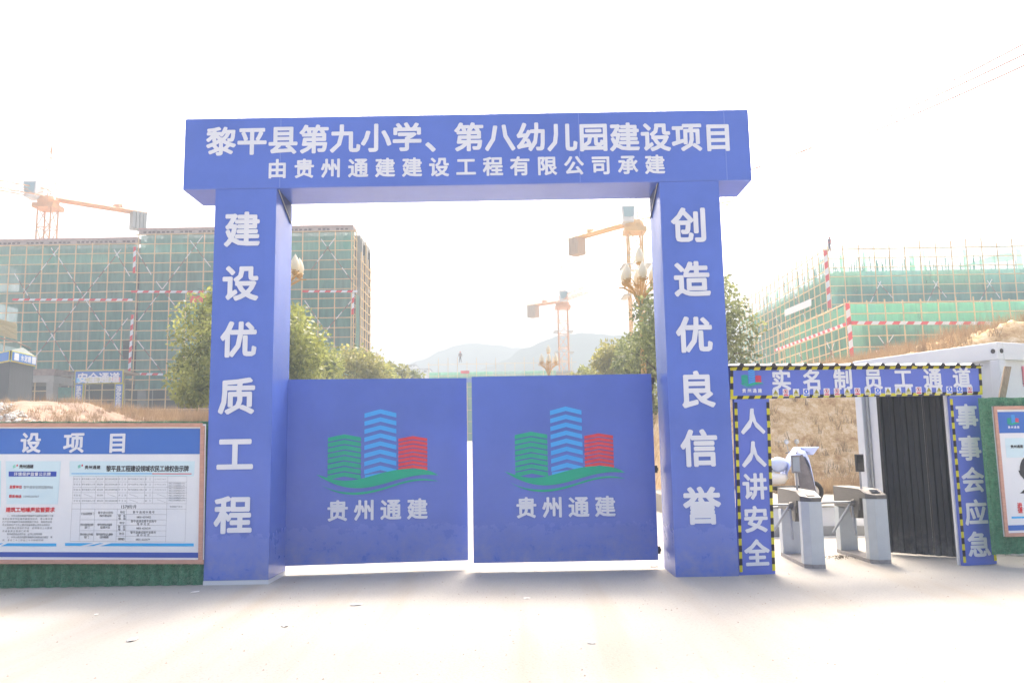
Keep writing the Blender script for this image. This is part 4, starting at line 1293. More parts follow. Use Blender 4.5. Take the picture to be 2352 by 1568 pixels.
# ------------------------------------------------------------------ lotus street lamps
def lamp(label, x, y, zb, ztop, s=1.0):
    o = thing('street_lamp', label, 'street lamp', (x, y, zb), 'gold lotus street lamps')
    zc_ = ztop - 2.45 * s
    m = MB(); m.path([(x, y, zb), (x, y, zc_ - .4), (x, y, zc_)], [.12, .09, .07], 10); m.rod((x, y, zb), (x, y, zb + .8), .2, 10, .13); m.build('pole', GOLD, o)
    m = MB(); m.path([(x, y, zc_), (x, y, ztop - .72 * s)], .035 * s, 8); m.lathe((x, y, ztop - .80 * s), [(.03, 0), (.13, .06), (.14, .12), (.02, .12)], 10); m.build('stem', GOLD, o)
    prof = [(.06, 0), (.16, .12), (.19, .28), (.15, .46), (.07, .62), (.0, .74)]
    m = MB(); m.lathe((x, y, ztop - .74 * s), [(a * s, b * s) for a, b in prof], 12); m.build('lantern', LANT, o, smooth=True)
    for k in range(6):
        t = math.pi / 6 + k * math.pi / 3
        dx, dy = math.cos(t), math.sin(t)
        m = MB()
        def c(r, z): return Vector((x + dx * r * s, y + dy * r * s, zc_ + z * s))
        m.path([c(.03, -.35), c(.10, .1), c(.32, .55), c(.72, .80), c(.95, .82)], [.05, .05, .045, .04, .03], 6)
        sidev = Vector((-dy, dx, 0)) * .20 * s
        for sg in (-1, 1):
            m.path([c(.10, .05), c(.30, .72) + sidev * sg * .7, c(.62, 1.02) + sidev * sg, c(.80, 1.02) + sidev * sg * .4], .022 * s, 5)
        for q in range(5):
            f = q / 4
            pp = c(.25 + .45 * f, .5 + .45 * f)
            m.rod(pp - sidev, pp + sidev, .012 * s, 4)
        m.lathe(c(.66, .92), [(.03 * s, -.1 * s), (.14 * s, 0), (.15 * s, .06 * s)], 10)
        m.build('petal_arm', GOLD, o)
        m = MB(); m.lathe(c(.66, .96), [(a * s, b * s) for a, b in prof], 12); m.build('lantern', LANT, o, smooth=True)
    return o
lamp('nearer lotus lamp rising from the right tree, in front of the yellow crane mast', 5.0, 20.5, h_base(5, 20) , P(1455, 566, 20.5).z, .95)
lx = P(651, 560, 21.5)
lamp('lotus lamp half hidden behind the left gate post', lx.x, 21.5, 0, lx.z + .25, 1.0)
p = P(1259, 791, 55.5); lamp('small distant lotus lamp left of the right tree row', p.x, 55.5, h_base(0, 55), p.z, 1.0)
p = P(866, 806, 60); lamp('faint distant lotus lamp above the end of the left tree row', p.x, 60, h_base(0, 60), p.z, .8)

# ------------------------------------------------------------------ scaffolded buildings
def tape_band(parent, a, b, wv, n_off, stripe=.5, name='striped_board'):
    """red and white banded board from a to b, width vector wv, stands n_off in front"""
    a, b, wv, n_off = Vector(a), Vector(b), Vector(wv), Vector(n_off)
    L = (b - a).length; d = (b - a) / L; n = max(2, round(L / stripe)); p = L / n
    m = MB()
    sh = d * wv.length * .7
    for i in range(n):
        t0, t1 = a + d * (i * p), a + d * ((i + 1) * p)
        s0 = sh if i else Vector(); s1 = sh if i < n - 1 else Vector()
        m.add([x + n_off for x in (t0, t1, t1 + wv + s1, t0 + wv + s0)], [(0, 1, 2, 3)], i % 2)
    m.add([x + n_off * .7 for x in (a, b, b + wv, a + wv)], [(0, 1, 2, 3)], 1)
    return m.build(name, [RED, WHITE], parent)

def brace(parent, a, b, r=.05):
    a, b = Vector(a), Vector(b); L = (b - a).length; n = max(3, int(L / .8))
    m = MB()
    for i in range(n):
        m.rod(a.lerp(b, i / n), a.lerp(b, (i + .98) / n), r, 5, mi=(i // 1) % 2)
    return m.build('cross_brace', [BRACEW, RUST], parent)

def net_face(parent, o, u, zs, us, mats, holes=0.0, amp=.12, seed=0):
    """net panels hung between ledger heights zs and pole positions us on the plane through o along u"""
    r = random.Random(seed)
    u = Vector(u).normalized(); nrm = Vector((u.y, -u.x, 0))
    if nrm.dot(CAM - Vector(o)) < 0: nrm = -nrm
    for j in range(len(zs) - 1):
        for i in range(len(us) - 1):
            if r.random() < holes: continue
            m = MB(); n = 8; k = 4; g = []
            for b in range(k + 1):
                for a in range(n + 1):
                    uu = us[i] + (us[i + 1] - us[i]) * a / n; zz = zs[j] + (zs[j + 1] - zs[j]) * b / k
                    w = amp * noise.noise(Vector((uu * 1.3, zz * .5, seed))) - .08
                    g.append(Vector(o) + u * uu + nrm * w + Vector((0, 0, zz)))
            m.add(g, [(b * (n + 1) + a, b * (n + 1) + a + 1, (b + 1) * (n + 1) + a + 1, (b + 1) * (n + 1) + a) for b in range(k) for a in range(n)])
            m.build('net_panel', r.choice(mats), parent)

def frame_face(parent, o, u, L, z0, z1, dz=.9, du=1.5, ext=1.2, r=.055, zfirst=None, jit=0.0):
    u = Vector(u).normalized(); o = Vector(o)
    n = int(L / du)
    rnd = random.Random(int(L * 10))
    for i in range(n + 1):
        p = o + u * (i * du)
        lean = Vector((0, 0, 0)) + u * rnd.uniform(-.03, .03)
        bar('scaffold_pole', p + Vector((0, 0, z0)), p + lean + Vector((0, 0, z1 + rnd.uniform(.1, ext))), r, POLEM, parent)
    k = int((z1 - z0) / dz + .01)
    for j in range(k + 1):
        z = z1 - j * dz
        bar('ledger', o + u * -.3 + Vector((0, 0, z)), o + u * (L + .3) + Vector((0, 0, z + rnd.uniform(-.03, .03))), r * .85, POLEM, parent)
    return n

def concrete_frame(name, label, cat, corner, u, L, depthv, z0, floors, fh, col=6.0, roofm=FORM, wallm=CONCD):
    u = Vector(u).normalized(); dv = Vector(depthv); o = Vector(corner)
    b = thing(name, label, cat, o + Vector((0, 0, z0)))
    def slab(z, t, nm, mt, inset=0):
        m = MB(); q = [o + u * inset, o + u * (L - inset), o + u * (L - inset) + dv, o + u * inset + dv]
        m.prism([x + Vector((0, 0, z)) for x in q], (0, 0, t)); m.build(nm, mt, b)
    for f in range(floors + 1):
        slab(z0 + f * fh - .35, .35, 'floor_slab', CONC)
    n = int(L / col)
    for i in range(n + 1):
        for t in (0.03, .5):
            p = o + u * (i * L / n * .985 + .2) + dv * t
            m = MB(); m.box((p.x - .3, p.y - .25, z0 - .5), (p.x + .3, p.y + .25, z0 + floors * fh - .35)); m.build('column', CONC, b)
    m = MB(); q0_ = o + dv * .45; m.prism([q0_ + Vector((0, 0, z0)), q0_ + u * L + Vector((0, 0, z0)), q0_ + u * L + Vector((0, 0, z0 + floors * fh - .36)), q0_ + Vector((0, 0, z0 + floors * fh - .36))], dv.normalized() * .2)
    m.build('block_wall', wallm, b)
    m = MB(); q0_ = o + dv * .97; m.prism([q0_ + Vector((0, 0, z0)), q0_ + u * L + Vector((0, 0, z0)), q0_ + u * L + Vector((0, 0, z0 + floors * fh - .36)), q0_ + Vector((0, 0, z0 + floors * fh - .36))], dv.normalized() * .2)  # added across the back to stop bright sky shining through the nets
    m.build('added_rear_wall', wallm, b)
    return b

# left building, two heights in one front plane
YL = 63.0
def PL(px, py): return P(px, py, YL)
xa, xm_, xb = PL(-90, 700).x, PL(314, 700).x, PL(812, 700).x
zbase = PL(400, 955).z
zA, zB = PL(150, 563).z, PL(500, 537).z
fhA = (zA - zbase) / 4
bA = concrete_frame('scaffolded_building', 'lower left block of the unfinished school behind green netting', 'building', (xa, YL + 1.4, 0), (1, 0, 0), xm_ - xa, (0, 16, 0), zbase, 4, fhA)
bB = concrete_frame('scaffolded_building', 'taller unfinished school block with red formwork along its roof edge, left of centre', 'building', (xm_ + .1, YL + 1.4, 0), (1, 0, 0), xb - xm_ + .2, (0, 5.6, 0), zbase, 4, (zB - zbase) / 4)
for b, x0, x1, z in ((bA, xa, xm_, zA), (bB, xm_ + .1, xb, zB)):
    m = MB(); m.box((x0, YL - .45, z - .02), (x1, YL - .3, z + .26)); m.box((x0, YL - .5, z + .262), (x1, YL + 1.2, z + .40)); m.build('roof_formwork', mat('greyish_formwork', (.45, .38, .36), .9, .1, var=.2), b)
    m = MB(); m.box((x0, YL - .52, z + .405), (x1, YL + 1.3, z + .50)); m.build('roof_edge_board', FORM, b)
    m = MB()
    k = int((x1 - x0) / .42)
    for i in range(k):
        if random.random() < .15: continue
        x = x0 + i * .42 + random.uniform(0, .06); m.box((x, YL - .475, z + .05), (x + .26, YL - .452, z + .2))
    o = m.build('formwork_blocks', mat('dark_brown_ply', (.13, .09, .09), .9, .1), b); o['kind'] = 'stuff'  # small dark brown blocks set proud of the formwork edge
scA = thing('scaffolding', 'netted scaffolding on the lower left block with a red and white band across it', 'scaffolding', (xa, YL, zbase), 'scaffolds around the buildings')
scB = thing('scaffolding', 'netted scaffolding on the taller left block, seen on both sides of the blue post', 'scaffolding', (xm_, YL, zbase), 'scaffolds around the buildings')
for s_, x0, x1, z, sd_ in ((scA, xa, xm_ - .15, zA, 1), (scB, xm_ + .15, xb, zB, 2)):
    frame_face(s_, (x0, YL - .5, 0), (1, 0, 0), x1 - x0, zbase - .5, z - .1, dz=.888, ext=.1)
    zs = [z - .05 - k * 1.776 for k in range(int((z - zbase) / 1.776) + 1)][::-1]
    us = list(np.arange(0, x1 - x0, 3.0)) + [x1 - x0]
    net_face(s_, (x0, YL - .1, 0), (1, 0, 0), zs[1:], us, [NETD, NETD, NETD2], holes=.035, seed=sd_)
    net_face(s_, (x0, YL - .16, 0), (1, 0, 0), zs[-3:], us, [NETD2], seed=sd_ + 5)
F1 = lambda x, y: P(x / 3.307, 395.2 + y / 3.307, YL - .6)
for a_, b_ in (((110, 770), (560, 1510)), ((445, 650), (935, 1410)), ((445, 575), (175, 920)), ((920, 585), (270, 1400)), ((390, 575), (420, 640)), ((865, 585), (985, 790)), ((970, 1110), (660, 1500))):
    brace(scA, F1(*a_), F1(*b_), .042)
for a_, b_ in (((1040, 600), (1150, 780)), ((1540, 485), (1050, 1130)), ((1185, 830), (1420, 1130)), ((1045, 1280), (1240, 1530)), ((1445, 520), (1600, 720))):
    brace(scB, F1(*a_), F1(*b_), .042)
F3 = lambda x, y: P(616.5 + x / 3.0514, 395.2 + y / 3.0514, YL - .6)
for a_, b_ in (((465, 465), (300, 685)), ((370, 470), (590, 770)), ((255, 900), (435, 1165)), ((600, 880), (345, 1180))):
    brace(scB, F3(*a_), F3(*b_), .042)
UP, NO = Vector((0, 0, .20)), Vector((0, -.12, 0))
tape_band(scA, F1(100, 978), F1(1010, 980), UP, NO)
tape_band(scA, F1(1012, 770), F1(1018, 570), Vector((.24, 0, 0)), NO)
tape_band(scB, F1(1000, 918), F1(1588, 920), UP, NO)
tape_band(scB, F1(975, 1540), F1(1000, 1085), Vector((.24, 0, 0)), NO)
tape_band(scB, F1(985, 1540), F1(1240, 1545), UP, NO)
tape_band(scB, F3(240, 845), F3(625, 845), UP, NO)
tape_band(scB, F3(583, 1000), F3(588, 850), Vector((.22, 0, 0)), NO)
m = MB(); m.quad(F1(1450, 940), F1(1590, 940), F1(1590, 990), F1(1450, 995)); o = m.build('red_banner', RED, scB); o.data.transform(Matrix.Translation((0, -.2, 0)))
# right side face of the taller block
px_ = PL(812, 700).x
frame_face(scB, (xb + .05, YL - .2, 0), (0, 1, 0), 6.0, zbase - .5, zB - .6, dz=.888, ext=1.0, du=1.2)
frame_face(scB, (xb + .6, YL + .4, 0), (0, 1, 0), 5.0, zbase - .5, zB - 2.6, dz=.888, ext=2.5, du=1.2)
net_face(scB, (xb + .35, YL - .2, 0), (0, 1, 0), [zbase + k * 1.8 for k in range(7)], [0, 2, 4, 6], [NETD2, NETD, NETD2, mat('grey_dust_sheet', (.36, .37, .34), .9, .1, var=.2, vscale=2)], seed=8)

# foreground-left site items
bo = P(40, 800, 42)
# cement store booth
booth = thing('cement_store', 'dark grey shed with a blue sign band at the left edge', 'shed', (bo.x, 42, 3.4))
bx0 = P(-40, 850, 42).x; bx1 = P(22, 850, 40.5).x; bx2 = P(77, 850, 43.5).x
zg_ = P(50, 935, 42).z - .6
q = [(bx0, 42.6), (bx1, 40.5), (bx2, 43.5), (bx0 + (bx2 - bx1), 46)]
ztw, ztn = P(22, 823, 40.5).z, P(77, 846, 43.5).z
z_top = ztw
def band(a, b, z0, z1, nm, mt, par, off=0.0):
    m = MB(); d = Vector((b[0] - a[0], b[1] - a[1], 0)).normalized(); n_ = Vector((d.y, -d.x, 0)) * off
    m.prism([Vector((a[0], a[1], z0)) + n_, Vector((b[0], b[1], z0)) + n_, Vector((b[0], b[1], z1)) + n_, Vector((a[0], a[1], z1)) + n_], n_.normalized() * .04 if off else (0, .05, 0))
    return m.build(nm, mt, par)
zs1 = P(22, 805, 40.5).z; zs0 = P(22, 830, 40.5).z
m = MB(); m.prism([Vector((x, y, zg_)) for x, y in q], (0, 0, zs0 - zg_)); m.build('shed_wall', mat('slate_sheet', (.05, .06, .07), .7, .3, var=.2, vscale=2, stretch=(6, 6, .3)), booth)
for a_, b_ in ((q[0], q[1]), (q[1], q[2])):
    band(a_, b_, zs0, zs1, 'sign_band', YELLOW, booth, .05)
    o = band(a_, b_, zs0 + .07, zs1 - .07, 'blue_sign', mat('shed_sign_blue', (.04, .2, .6), .5, .3), booth, .10)
sg = Plane(Vector((q[1][0], q[1][1], 0)), Vector((q[2][0] - q[1][0], q[2][1] - q[1][1], 0)))
Ls = math.dist(q[1], q[2])
m = MB()
for i, ch in enumerate('水泥棚'): glyph(m, sg, ch, Ls * (.38 + i * .15), (zs0 + zs1) / 2, .42, .17)
for a_, b_ in ((.05, .24), (.80, .97)): poly(m, sg, [(Ls * a_, zs0 + .12), (Ls * b_, zs0 + .12), (Ls * b_, zs1 - .12), (Ls * a_, zs1 - .12)], .16)
m.build('lettering', mat('pale_sign_print', (.6, .66, .74), .5, .3), booth)
m = MB(); cxr = sum(x for x, y in q) / 4; cyr = sum(y for x, y in q) / 4
m.add([Vector((cxr + (x - cxr) * 1.05, cyr + (y - cyr) * 1.05, zs1)) for x, y in q] + [Vector((cxr + .6, cyr, zs1 + .55))], [(0, 1, 4), (1, 2, 4), (2, 3, 4), (3, 0, 4)])
m.build('roof', mat('grey_green_roof_sheet', (.10, .13, .12), .7, .3), booth)

# yellow plywood canopy at far left
cn = thing('plywood_canopy', 'yellow plywood canopy jutting in at the left edge above the shed', 'canopy', P(10, 760, 50))
a_ = [P(-60, 722, 50), P(0, 732, 51), P(38, 742, 52), P(38, 780, 52), P(0, 770, 51), P(-60, 755, 50)]
for i in range(3):
    m = MB(); f0, f1 = i / 3 + .02, (i + 1) / 3
    def lp(t, b, f): return t.lerp(b, f)
    q_ = [lp(a_[0], a_[5], f0), lp(a_[1], a_[4], f0), lp(a_[2], a_[3], f0), lp(a_[2], a_[3], f1), lp(a_[1], a_[4], f1), lp(a_[0], a_[5], f1)]
    m.prism(q_, (0, .08, 0)); m.build('plywood_board', PLANK, cn)
m = MB(); m.path([P(38, 785, 52), P(-60, 762, 50)], .07); m.path([P(38, 785, 52), P(70, 800, 58)], .07); m.build('support_bar', WOOD, cn)

# concrete porch
pc = thing('concrete_porch', 'bare concrete porch frame left of the blue safety passage', 'porch', P(120, 940, 56))
k0 = lambda x, y: P(x / 4.2 * .79032, (980 + y / 4.2) * .79032, 56)
for nm, qd in (('lintel', [(395, 465), (655, 465), (655, 550), (395, 550)]), ('pillar', [(565, 552), (650, 552), (630, 870), (560, 870)]), ('roof_edge', [(400, 385), (680, 385), (660, 462), (400, 462)])):
    m = MB(); m.prism([k0(*p) for p in qd][::-1], (0, 3.0 if nm != 'pillar' else .8, 0)); m.build(nm, CONC if nm != 'roof_edge' else mat('brownish_concrete', (.27, .21, .19), .9, .1, var=.3, vscale=3), pc)
m = MB(); m.box((k0(300, 0).x, 60, P(100, 960, 60).z - .5), (k0(730, 0).x, 60.3, P(100, 890, 60).z)); m.build('green_sheet', mat('teal_sheet', (.10, .30, .25), .8, .2, var=.2), pc)

# safety passage
sp_o = P(225, 945, 55)
spg = thing('safety_passage', 'small blue safety passage portal at the foot of the left scaffolding', 'portal', sp_o)
SPn = Plane((0, 55, 0), (1, 0, 0))
m = MB()
def kb(qd, o0, o1, mi=0):
    uv = [SPn.hit((x / 4.2) * .79032, (980 + y / 4.2) * .79032) for x, y in qd]
    u0, v0, u1, v1 = min(p[0] for p in uv), min(p[1] for p in uv), max(p[0] for p in uv), max(p[1] for p in uv)
    m.pbox(SPn, u0, v0, u1, v1, o0, o1, mi)
    return u0, v0, u1, v1
for nm, qd in (('header_board', [(915, 405), (1498, 560)]), ('side_board', [(912, 562), (1000, 960)]), ('side_board', [(1402, 562), (1490, 960)])):
    m = MB(); u0, v0, u1, v1 = kb(qd, -.1, 0); o = m.build(nm, SYEL, spg)
    m = MB(); m.pbox(SPn, u0 + .07, v0 + .07, u1 - .07, v1 - .07, .002, .02); m.build('blue_face', BOARDBLUE, o)
    m = MB()
    if nm == 'header_board':
        for i, ch in enumerate('安全通道'): glyph(m, SPn, ch, u0 + (u1 - u0) * (.17 + .22 * i), v1 - .62, .86, .03)
        for i in range(10):
            cu = u0 + (u1 - u0) * (.09 + .091 * i); m.pbox(SPn, cu - .17, v0 + .12, cu + .17, v0 + .50, .021, .03, 1 if i < 2 else 2 if i < 8 else 3)
        m.build('lettering', [WHITE, mat('pale_cyan_print', (.2, .55, .85), .5, .3), mat('pale_yellow_print', (.62, .62, .45), .5, .3), mat('pale_red_print', (.75, .35, .35), .5, .3)], o)
    else:
        s_ = '落实安全规章制度' if u0 < sp_o.x else '强化安全防护措施'
        for i, ch in enumerate(s_): glyph(m, SPn, ch, (u0 + u1) / 2, v1 - .4 - i * (v1 - v0 - .5) / 8, .44, .03)
        m.build('lettering', WHITE, o)
m = MB(); kb([(900, 405), (1500, 425)], -3, -.12); m.build('roof_deck', WOOD, spg)
for x in (700, 880, 1090, 1520):
    a_, b_ = P(x / 4.2 * .79, 860, 57), P(x / 4.2 * .79, 950, 57); bar('scaffold_pole', b_, a_, .05, POLEG, spg)
for y in (470, 590, 750, 880):
    bar('ledger', P(690 / 4.2 * .79, (980 + y / 4.2) * .79, 57), P(905 / 4.2 * .79, (980 + y / 4.2) * .79, 57), .045, POLEG, spg)

# ------------------------------------------------------------------ right building
F5 = lambda x, y: (1620.2 + x / 3.2137, 513.7 + y / 3.2137)
YU, YW = 66.3, 54.3
cu0 = P(*F5(918, 560), YU); cw0 = P(*F5(1062, 760), YW)
zR0 = 5.6
zU1 = P(*F5(900, 336), YU).z; zU2 = P(*F5(900, 196), YU).z
zW1 = P(*F5(1050, 590), YW).z
RU, RW = 40.0, 45.0
bU = concrete_frame('scaffolded_building', 'unfinished right building behind green netting, its top storey still open poles', 'building', (cu0.x + 1.2, YU + 1.5, 0), (1, 0, 0), 40, (0, 28, 0), zR0, 3, (zU1 - zR0) / 3)
bW = concrete_frame('scaffolded_building', 'lower front wing of the right building, nearer than the main block', 'building', (cw0.x + 1.2, YW + 1.5, 0), (1, 0, 0), 40, (0, 9.5, 0), zR0, 2, (zW1 - zR0 - .6) / 2)
scU = thing('scaffolding', 'tall scaffold round the right block, bare poles standing above its netting', 'scaffolding', (cu0.x, YU, zR0), 'scaffolds around the buildings')
scW = thing('scaffolding', 'bright green netted scaffold on the lower right wing above the white cabin', 'scaffolding', (cw0.x, YW, zR0), 'scaffolds around the buildings')
def zrow(y, Y, x=1300): return P(*F5(x, y), Y).z
frame_face(scU, (cu0.x, YU - .3, 0), (1, 0, 0), 30, zR0, zU2, dz=.888, ext=.9, du=1.47)
frame_face(scU, (cu0.x - .2, YU + .2, 0), (0, 1, 0), 31, zR0, zU2, dz=1.0, ext=.9, du=1.5)
frame_face(scW, (cw0.x, YW - .3, 0), (1, 0, 0), 22, zR0, zW1, dz=.888, ext=.45, du=1.42)
frame_face(scW, (cw0.x - .2, YW + .2, 0), (0, 1, 0), 16.5, zR0, zW1, dz=.888, ext=.45, du=1.5)
zs = [zU1 - .25 - k * 2.0 for k in range(6)][::-1]
net_face(scU, (cu0.x, YU, 0), (1, 0, 0), zs, list(np.arange(0, 31, 3.0)), [NETD, NETD, NETL2], seed=21, holes=.02)
net_face(scU, (cu0.x, YU + .2, 0), (0, 1, 0), zs, list(np.arange(0, 32, 3.1)), [NETL2, NETL2, NETL], seed=22)
zs = [zW1 - .05 - k * 1.776 for k in range(5)][::-1]
net_face(scW, (cw0.x, YW, 0), (1, 0, 0), zs, list(np.arange(0, 23, 2.84)), [NETL2, NETL2, NETD], seed=23)
net_face(scW, (cw0.x, YW - .05, 0), (1, 0, 0), zs[-2:], list(np.arange(0, 23, 2.84)), [NETL], seed=27)
net_face(scW, (cw0.x, YW + .2, 0), (0, 1, 0), zs, list(np.arange(0, 17, 3.2)), [NETL, NETL, NETL2], seed=24)
# open top storey: props and hanging strips of net
m = MB()
for i in range(150):
    x = cu0.x + random.uniform(.5, 30); y = YU + random.uniform(1, 16)
    m.rod((x, y, zU1 - .3), (x + random.uniform(-.1, .1), y, zU2 + random.uniform(-.6, .1)), .05, 4)
for k in range(3):
    for yy in (YU + 3, YU + 7, YU + 12):
        z = zU1 + .4 + k * 1.1
        m.rod((cu0.x, yy, z), (cu0.x + 30, yy, z), .022, 4)
for i in range(60):
    x = cu0.x + random.uniform(0.3, 8); y = YU + random.uniform(2, 30)
    m.rod((x, y, zU1 - .3), (x, y, zU2 + random.uniform(-.6, .1)), .05, 4)
PROPM = mat('teal_grey_props', (.12, .36, .28), .7, .2)
o = m.build('formwork_props', PROPM, scU); o['kind'] = 'stuff'
for i, (x0, w) in enumerate(((1.3, .5), (3.6, .35), (8.0, .55), (9.3, .3), (13.2, .4), (18.3, .6), (20.2, .4), (24.0, .5))):
    m = MB(); x = cu0.x + x0; m.quad((x, YU + .3, zU1 - .2), (x + w, YU + .32, zU1 - .2), (x + w * .8, YU + .3, zU2 - .2), (x + .05, YU + .35, zU2 - .1)); m.build('loose_net_strip', NETL, scU)
for i in range(9):
    m = MB(); y = YU + 1.5 + i * 3.3; m.quad((cu0.x, y, zU1 - .2), (cu0.x, y + .6 + .3 * (i % 3), zU1 - .2), (cu0.x, y + .5, zU2 - .2), (cu0.x, y + .05, zU2 - .1)); m.build('loose_net_strip', NETL, scU)
m = MB(); m.quad(P(*F5(1850, 325), YU - .4), P(*F5(2280, 270), YU - .2), P(*F5(2280, 215), YU + 1), P(*F5(2170, 222), YU + 1)); m.build('net_sheet', NETL, scU)
for a_, b_, Y, s_ in (((1295, 425), (1185, 650), YU - .5, scU), ((1275, 430), (1385, 550), YU - .5, scU), ((1715, 425), (1605, 645), YU - .5, scU), ((1680, 420), (1780, 545), YU - .5, scU), ((2115, 410), (2010, 600), YU - .5, scU), ((2080, 420), (2175, 550), YU - .5, scU), ((1275, 825), (1400, 1000), YW - .5, scW), ((1390, 820), (1270, 1000), YW - .5, scW)):
    brace(s_, P(*F5(*a_), Y), P(*F5(*b_), Y), .042)
for a_, b_ in (((330, 730), (470, 1020)), ((490, 620), (560, 780)), ((655, 520), (740, 700))):
    brace(scU, PX(*F5(*a_), cu0.x - .35), PX(*F5(*b_), cu0.x - .35), .04)
for a_, b_ in (((895, 870), (960, 1030)), ((690, 950), (725, 1040)), ((950, 880), (900, 1040))):
    brace(scW, PX(*F5(*a_), cw0.x - .35), PX(*F5(*b_), cw0.x - .35), .04)
tape_band(scU, P(*F5(900, 625), YU - .5), P(*F5(868, 200), YU - .5), Vector((.34, 0, 0)), NO, .6)
tape_band(scW, P(*F5(1062, 985), YW - .5), P(*F5(1028, 590), YW - .5), Vector((.34, 0, 0)), NO, .6)
tape_band(scW, P(*F5(1060, 745), YW - .5), P(*F5(2100, 748), YW - .5), Vector((0, 0, .27)), NO, .55)
tape_band(scW, PX(*F5(1050, 752), cw0.x - .4), PX(*F5(520, 944), cw0.x - .4), Vector((0, 0, .27)), Vector((-.12, 0, 0)), .55)
q_ = [PX(*F5(583, 636), cu0.x - .5), PX(*F5(780, 552), cu0.x - .5), PX(*F5(782, 606), cu0.x - .5), PX(*F5(585, 684), cu0.x - .5)]
m = MB(); m.prism(q_, (.02, 0, 0)); m.build('white_banner', WHITE, scU)
m = MB(); m.quad(*[P(*F5(x, y), YW - .6) for x, y in ((1253, 935), (1292, 935), (1292, 962), (1253, 962))][::-1]); m.build('small_notice', mat('pale_pink_print', (.75, .6, .58), .5, .3), scW)

# ------------------------------------------------------------------ far building at the end of the avenue
YF = 118.0
fx0, fx1 = P(985, 850, YF).x, P(1320, 850, YF).x
zf1 = P(1100, 853, YF).z
zf0 = 2.6
bF = concrete_frame('far_building_site', 'hazy half built block closing the far end of the avenue', 'building', (fx0, YF + 1, 0), (1, 0, 0), fx1 - fx0, (0, 20, 0), zf0, 3, (zf1 - zf0) / 3)
scF = thing('scaffolding', 'faint distant scaffold seen over and between the gate leaves', 'scaffolding', (fx0, YF, zf0), 'scaffolds around the buildings')
frame_face(scF, (fx0, YF, 0), (1, 0, 0), fx1 - fx0, zf0 - 1, zf1 + 1.2, dz=1.8, du=1.5, ext=1.2, r=.04)
net_face(scF, (fx0, YF + .2, 0), (1, 0, 0), [zf0, zf0 + 3.5, zf0 + 7, zf1], list(np.arange(0, fx1 - fx0 + 1, 5.0)), [NETL, NETD2], seed=31)
m = MB(); m.quad(*[P(x, y, YF - .3) for x, y in ((1058, 858), (1078, 858), (1078, 851), (1058, 851))]); m.build('red_banner', RED, scF)
m = MB(); m.quad(*[P(x, y, YF - .3) for x, y in ((1050, 878), (1110, 878), (1110, 868), (1050, 868))]); m.build('blue_banner', BOARDBLUE, scF)

# distant houses
def house(label, px, py, w, h, Y):
    p = P(px, py, Y); s_ = Y / F_PX * 1.0
    wd, hh = w * (Y + 10.7) / F_PX, h * (Y + 10.7) / F_PX
    o = thing('distant_house', label, 'house', (p.x, Y, p.z - hh - 4), 'far hazy houses below the hills')
    z0 = p.z - hh - 4
    m = MB(); m.box((p.x - wd / 2, Y, z0), (p.x + wd / 2, Y + 9, p.z - hh * .35)); m.build('wall', WPAINT, o)
    m = MB(); z = p.z - hh * .35 + .01
    m.add([(p.x - wd * .55, Y - 1, z), (p.x + wd * .55, Y - 1, z), (p.x + wd * .55, Y + 10, z), (p.x - wd * .55, Y + 10, z), (p.x - wd * .4, Y + 4.5, p.z), (p.x + wd * .4, Y + 4.5, p.z)], [(0, 1, 5, 4), (1, 2, 5), (2, 3, 4, 5), (3, 0, 4), (0, 3, 2, 1)])
    m.build('roof', TILE, o)
    for i in range(3):
        x = p.x - wd * .3 + wd * .3 * i
        m = MB(); m.box((x - wd * .06, Y - .03, z - hh * .4), (x + wd * .06, Y - .005, z - hh * .15)); m.build('window', TILE, o)
house('widest pale house just right of the left tree row', 962, 842, 50, 18, 230)
house('small pale house with a pointed roof left of the far scaffold', 944, 834, 22, 12, 260)
house('low pale house half behind the gate top near the left trees', 925, 856, 40, 12, 200)
house('pale house under the hills left of the small lotus lamp', 1230, 856, 40, 16, 240)

# ------------------------------------------------------------------ tower cranes
def lattice(m, a, b, w, bays, r=.05, tri=False):
    a, b = Vector(a), Vector(b); d = (b - a).normalized()
    x = Vector((1, 0, 0)) if abs(d.z) > .9 else Vector((0, 0, 1)).cross(d).normalized()
    y = d.cross(x).normalized()
    cs = [(-.5, -.5), (.5, -.5), (.5, .5), (-.5, .5)] if not tri else [(-.5, -.4), (.5, -.4), (0, .5)]
    L = (b - a).length
    n = len(cs)
    for i, (p, q) in enumerate(cs):
        m.rod(a + x * (p * w) + y * (q * w), b + x * (p * w) + y * (q * w), r, 4)
    for k in range(bays):
        for i in range(n):
            p0, q0_ = cs[i]; p1, q1_ = cs[(i + 1) % n]
            s0, s1 = a + d * (L * k / bays), a + d * (L * (k + 1) / bays)
            A = s0 + x * (p0 * w) + y * (q0_ * w); Bv = s1 + x * (p1 * w) + y * (q1_ * w)
            C_ = s0 + x * (p1 * w) + y * (q1_ * w)
            if k % 2: m.rod(A, Bv, r * .55, 3)
            else: m.rod(C_, s1 + x * (p0 * w) + y * (q0_ * w), r * .55, 3)
            m.rod(A, C_, r * .6, 3)

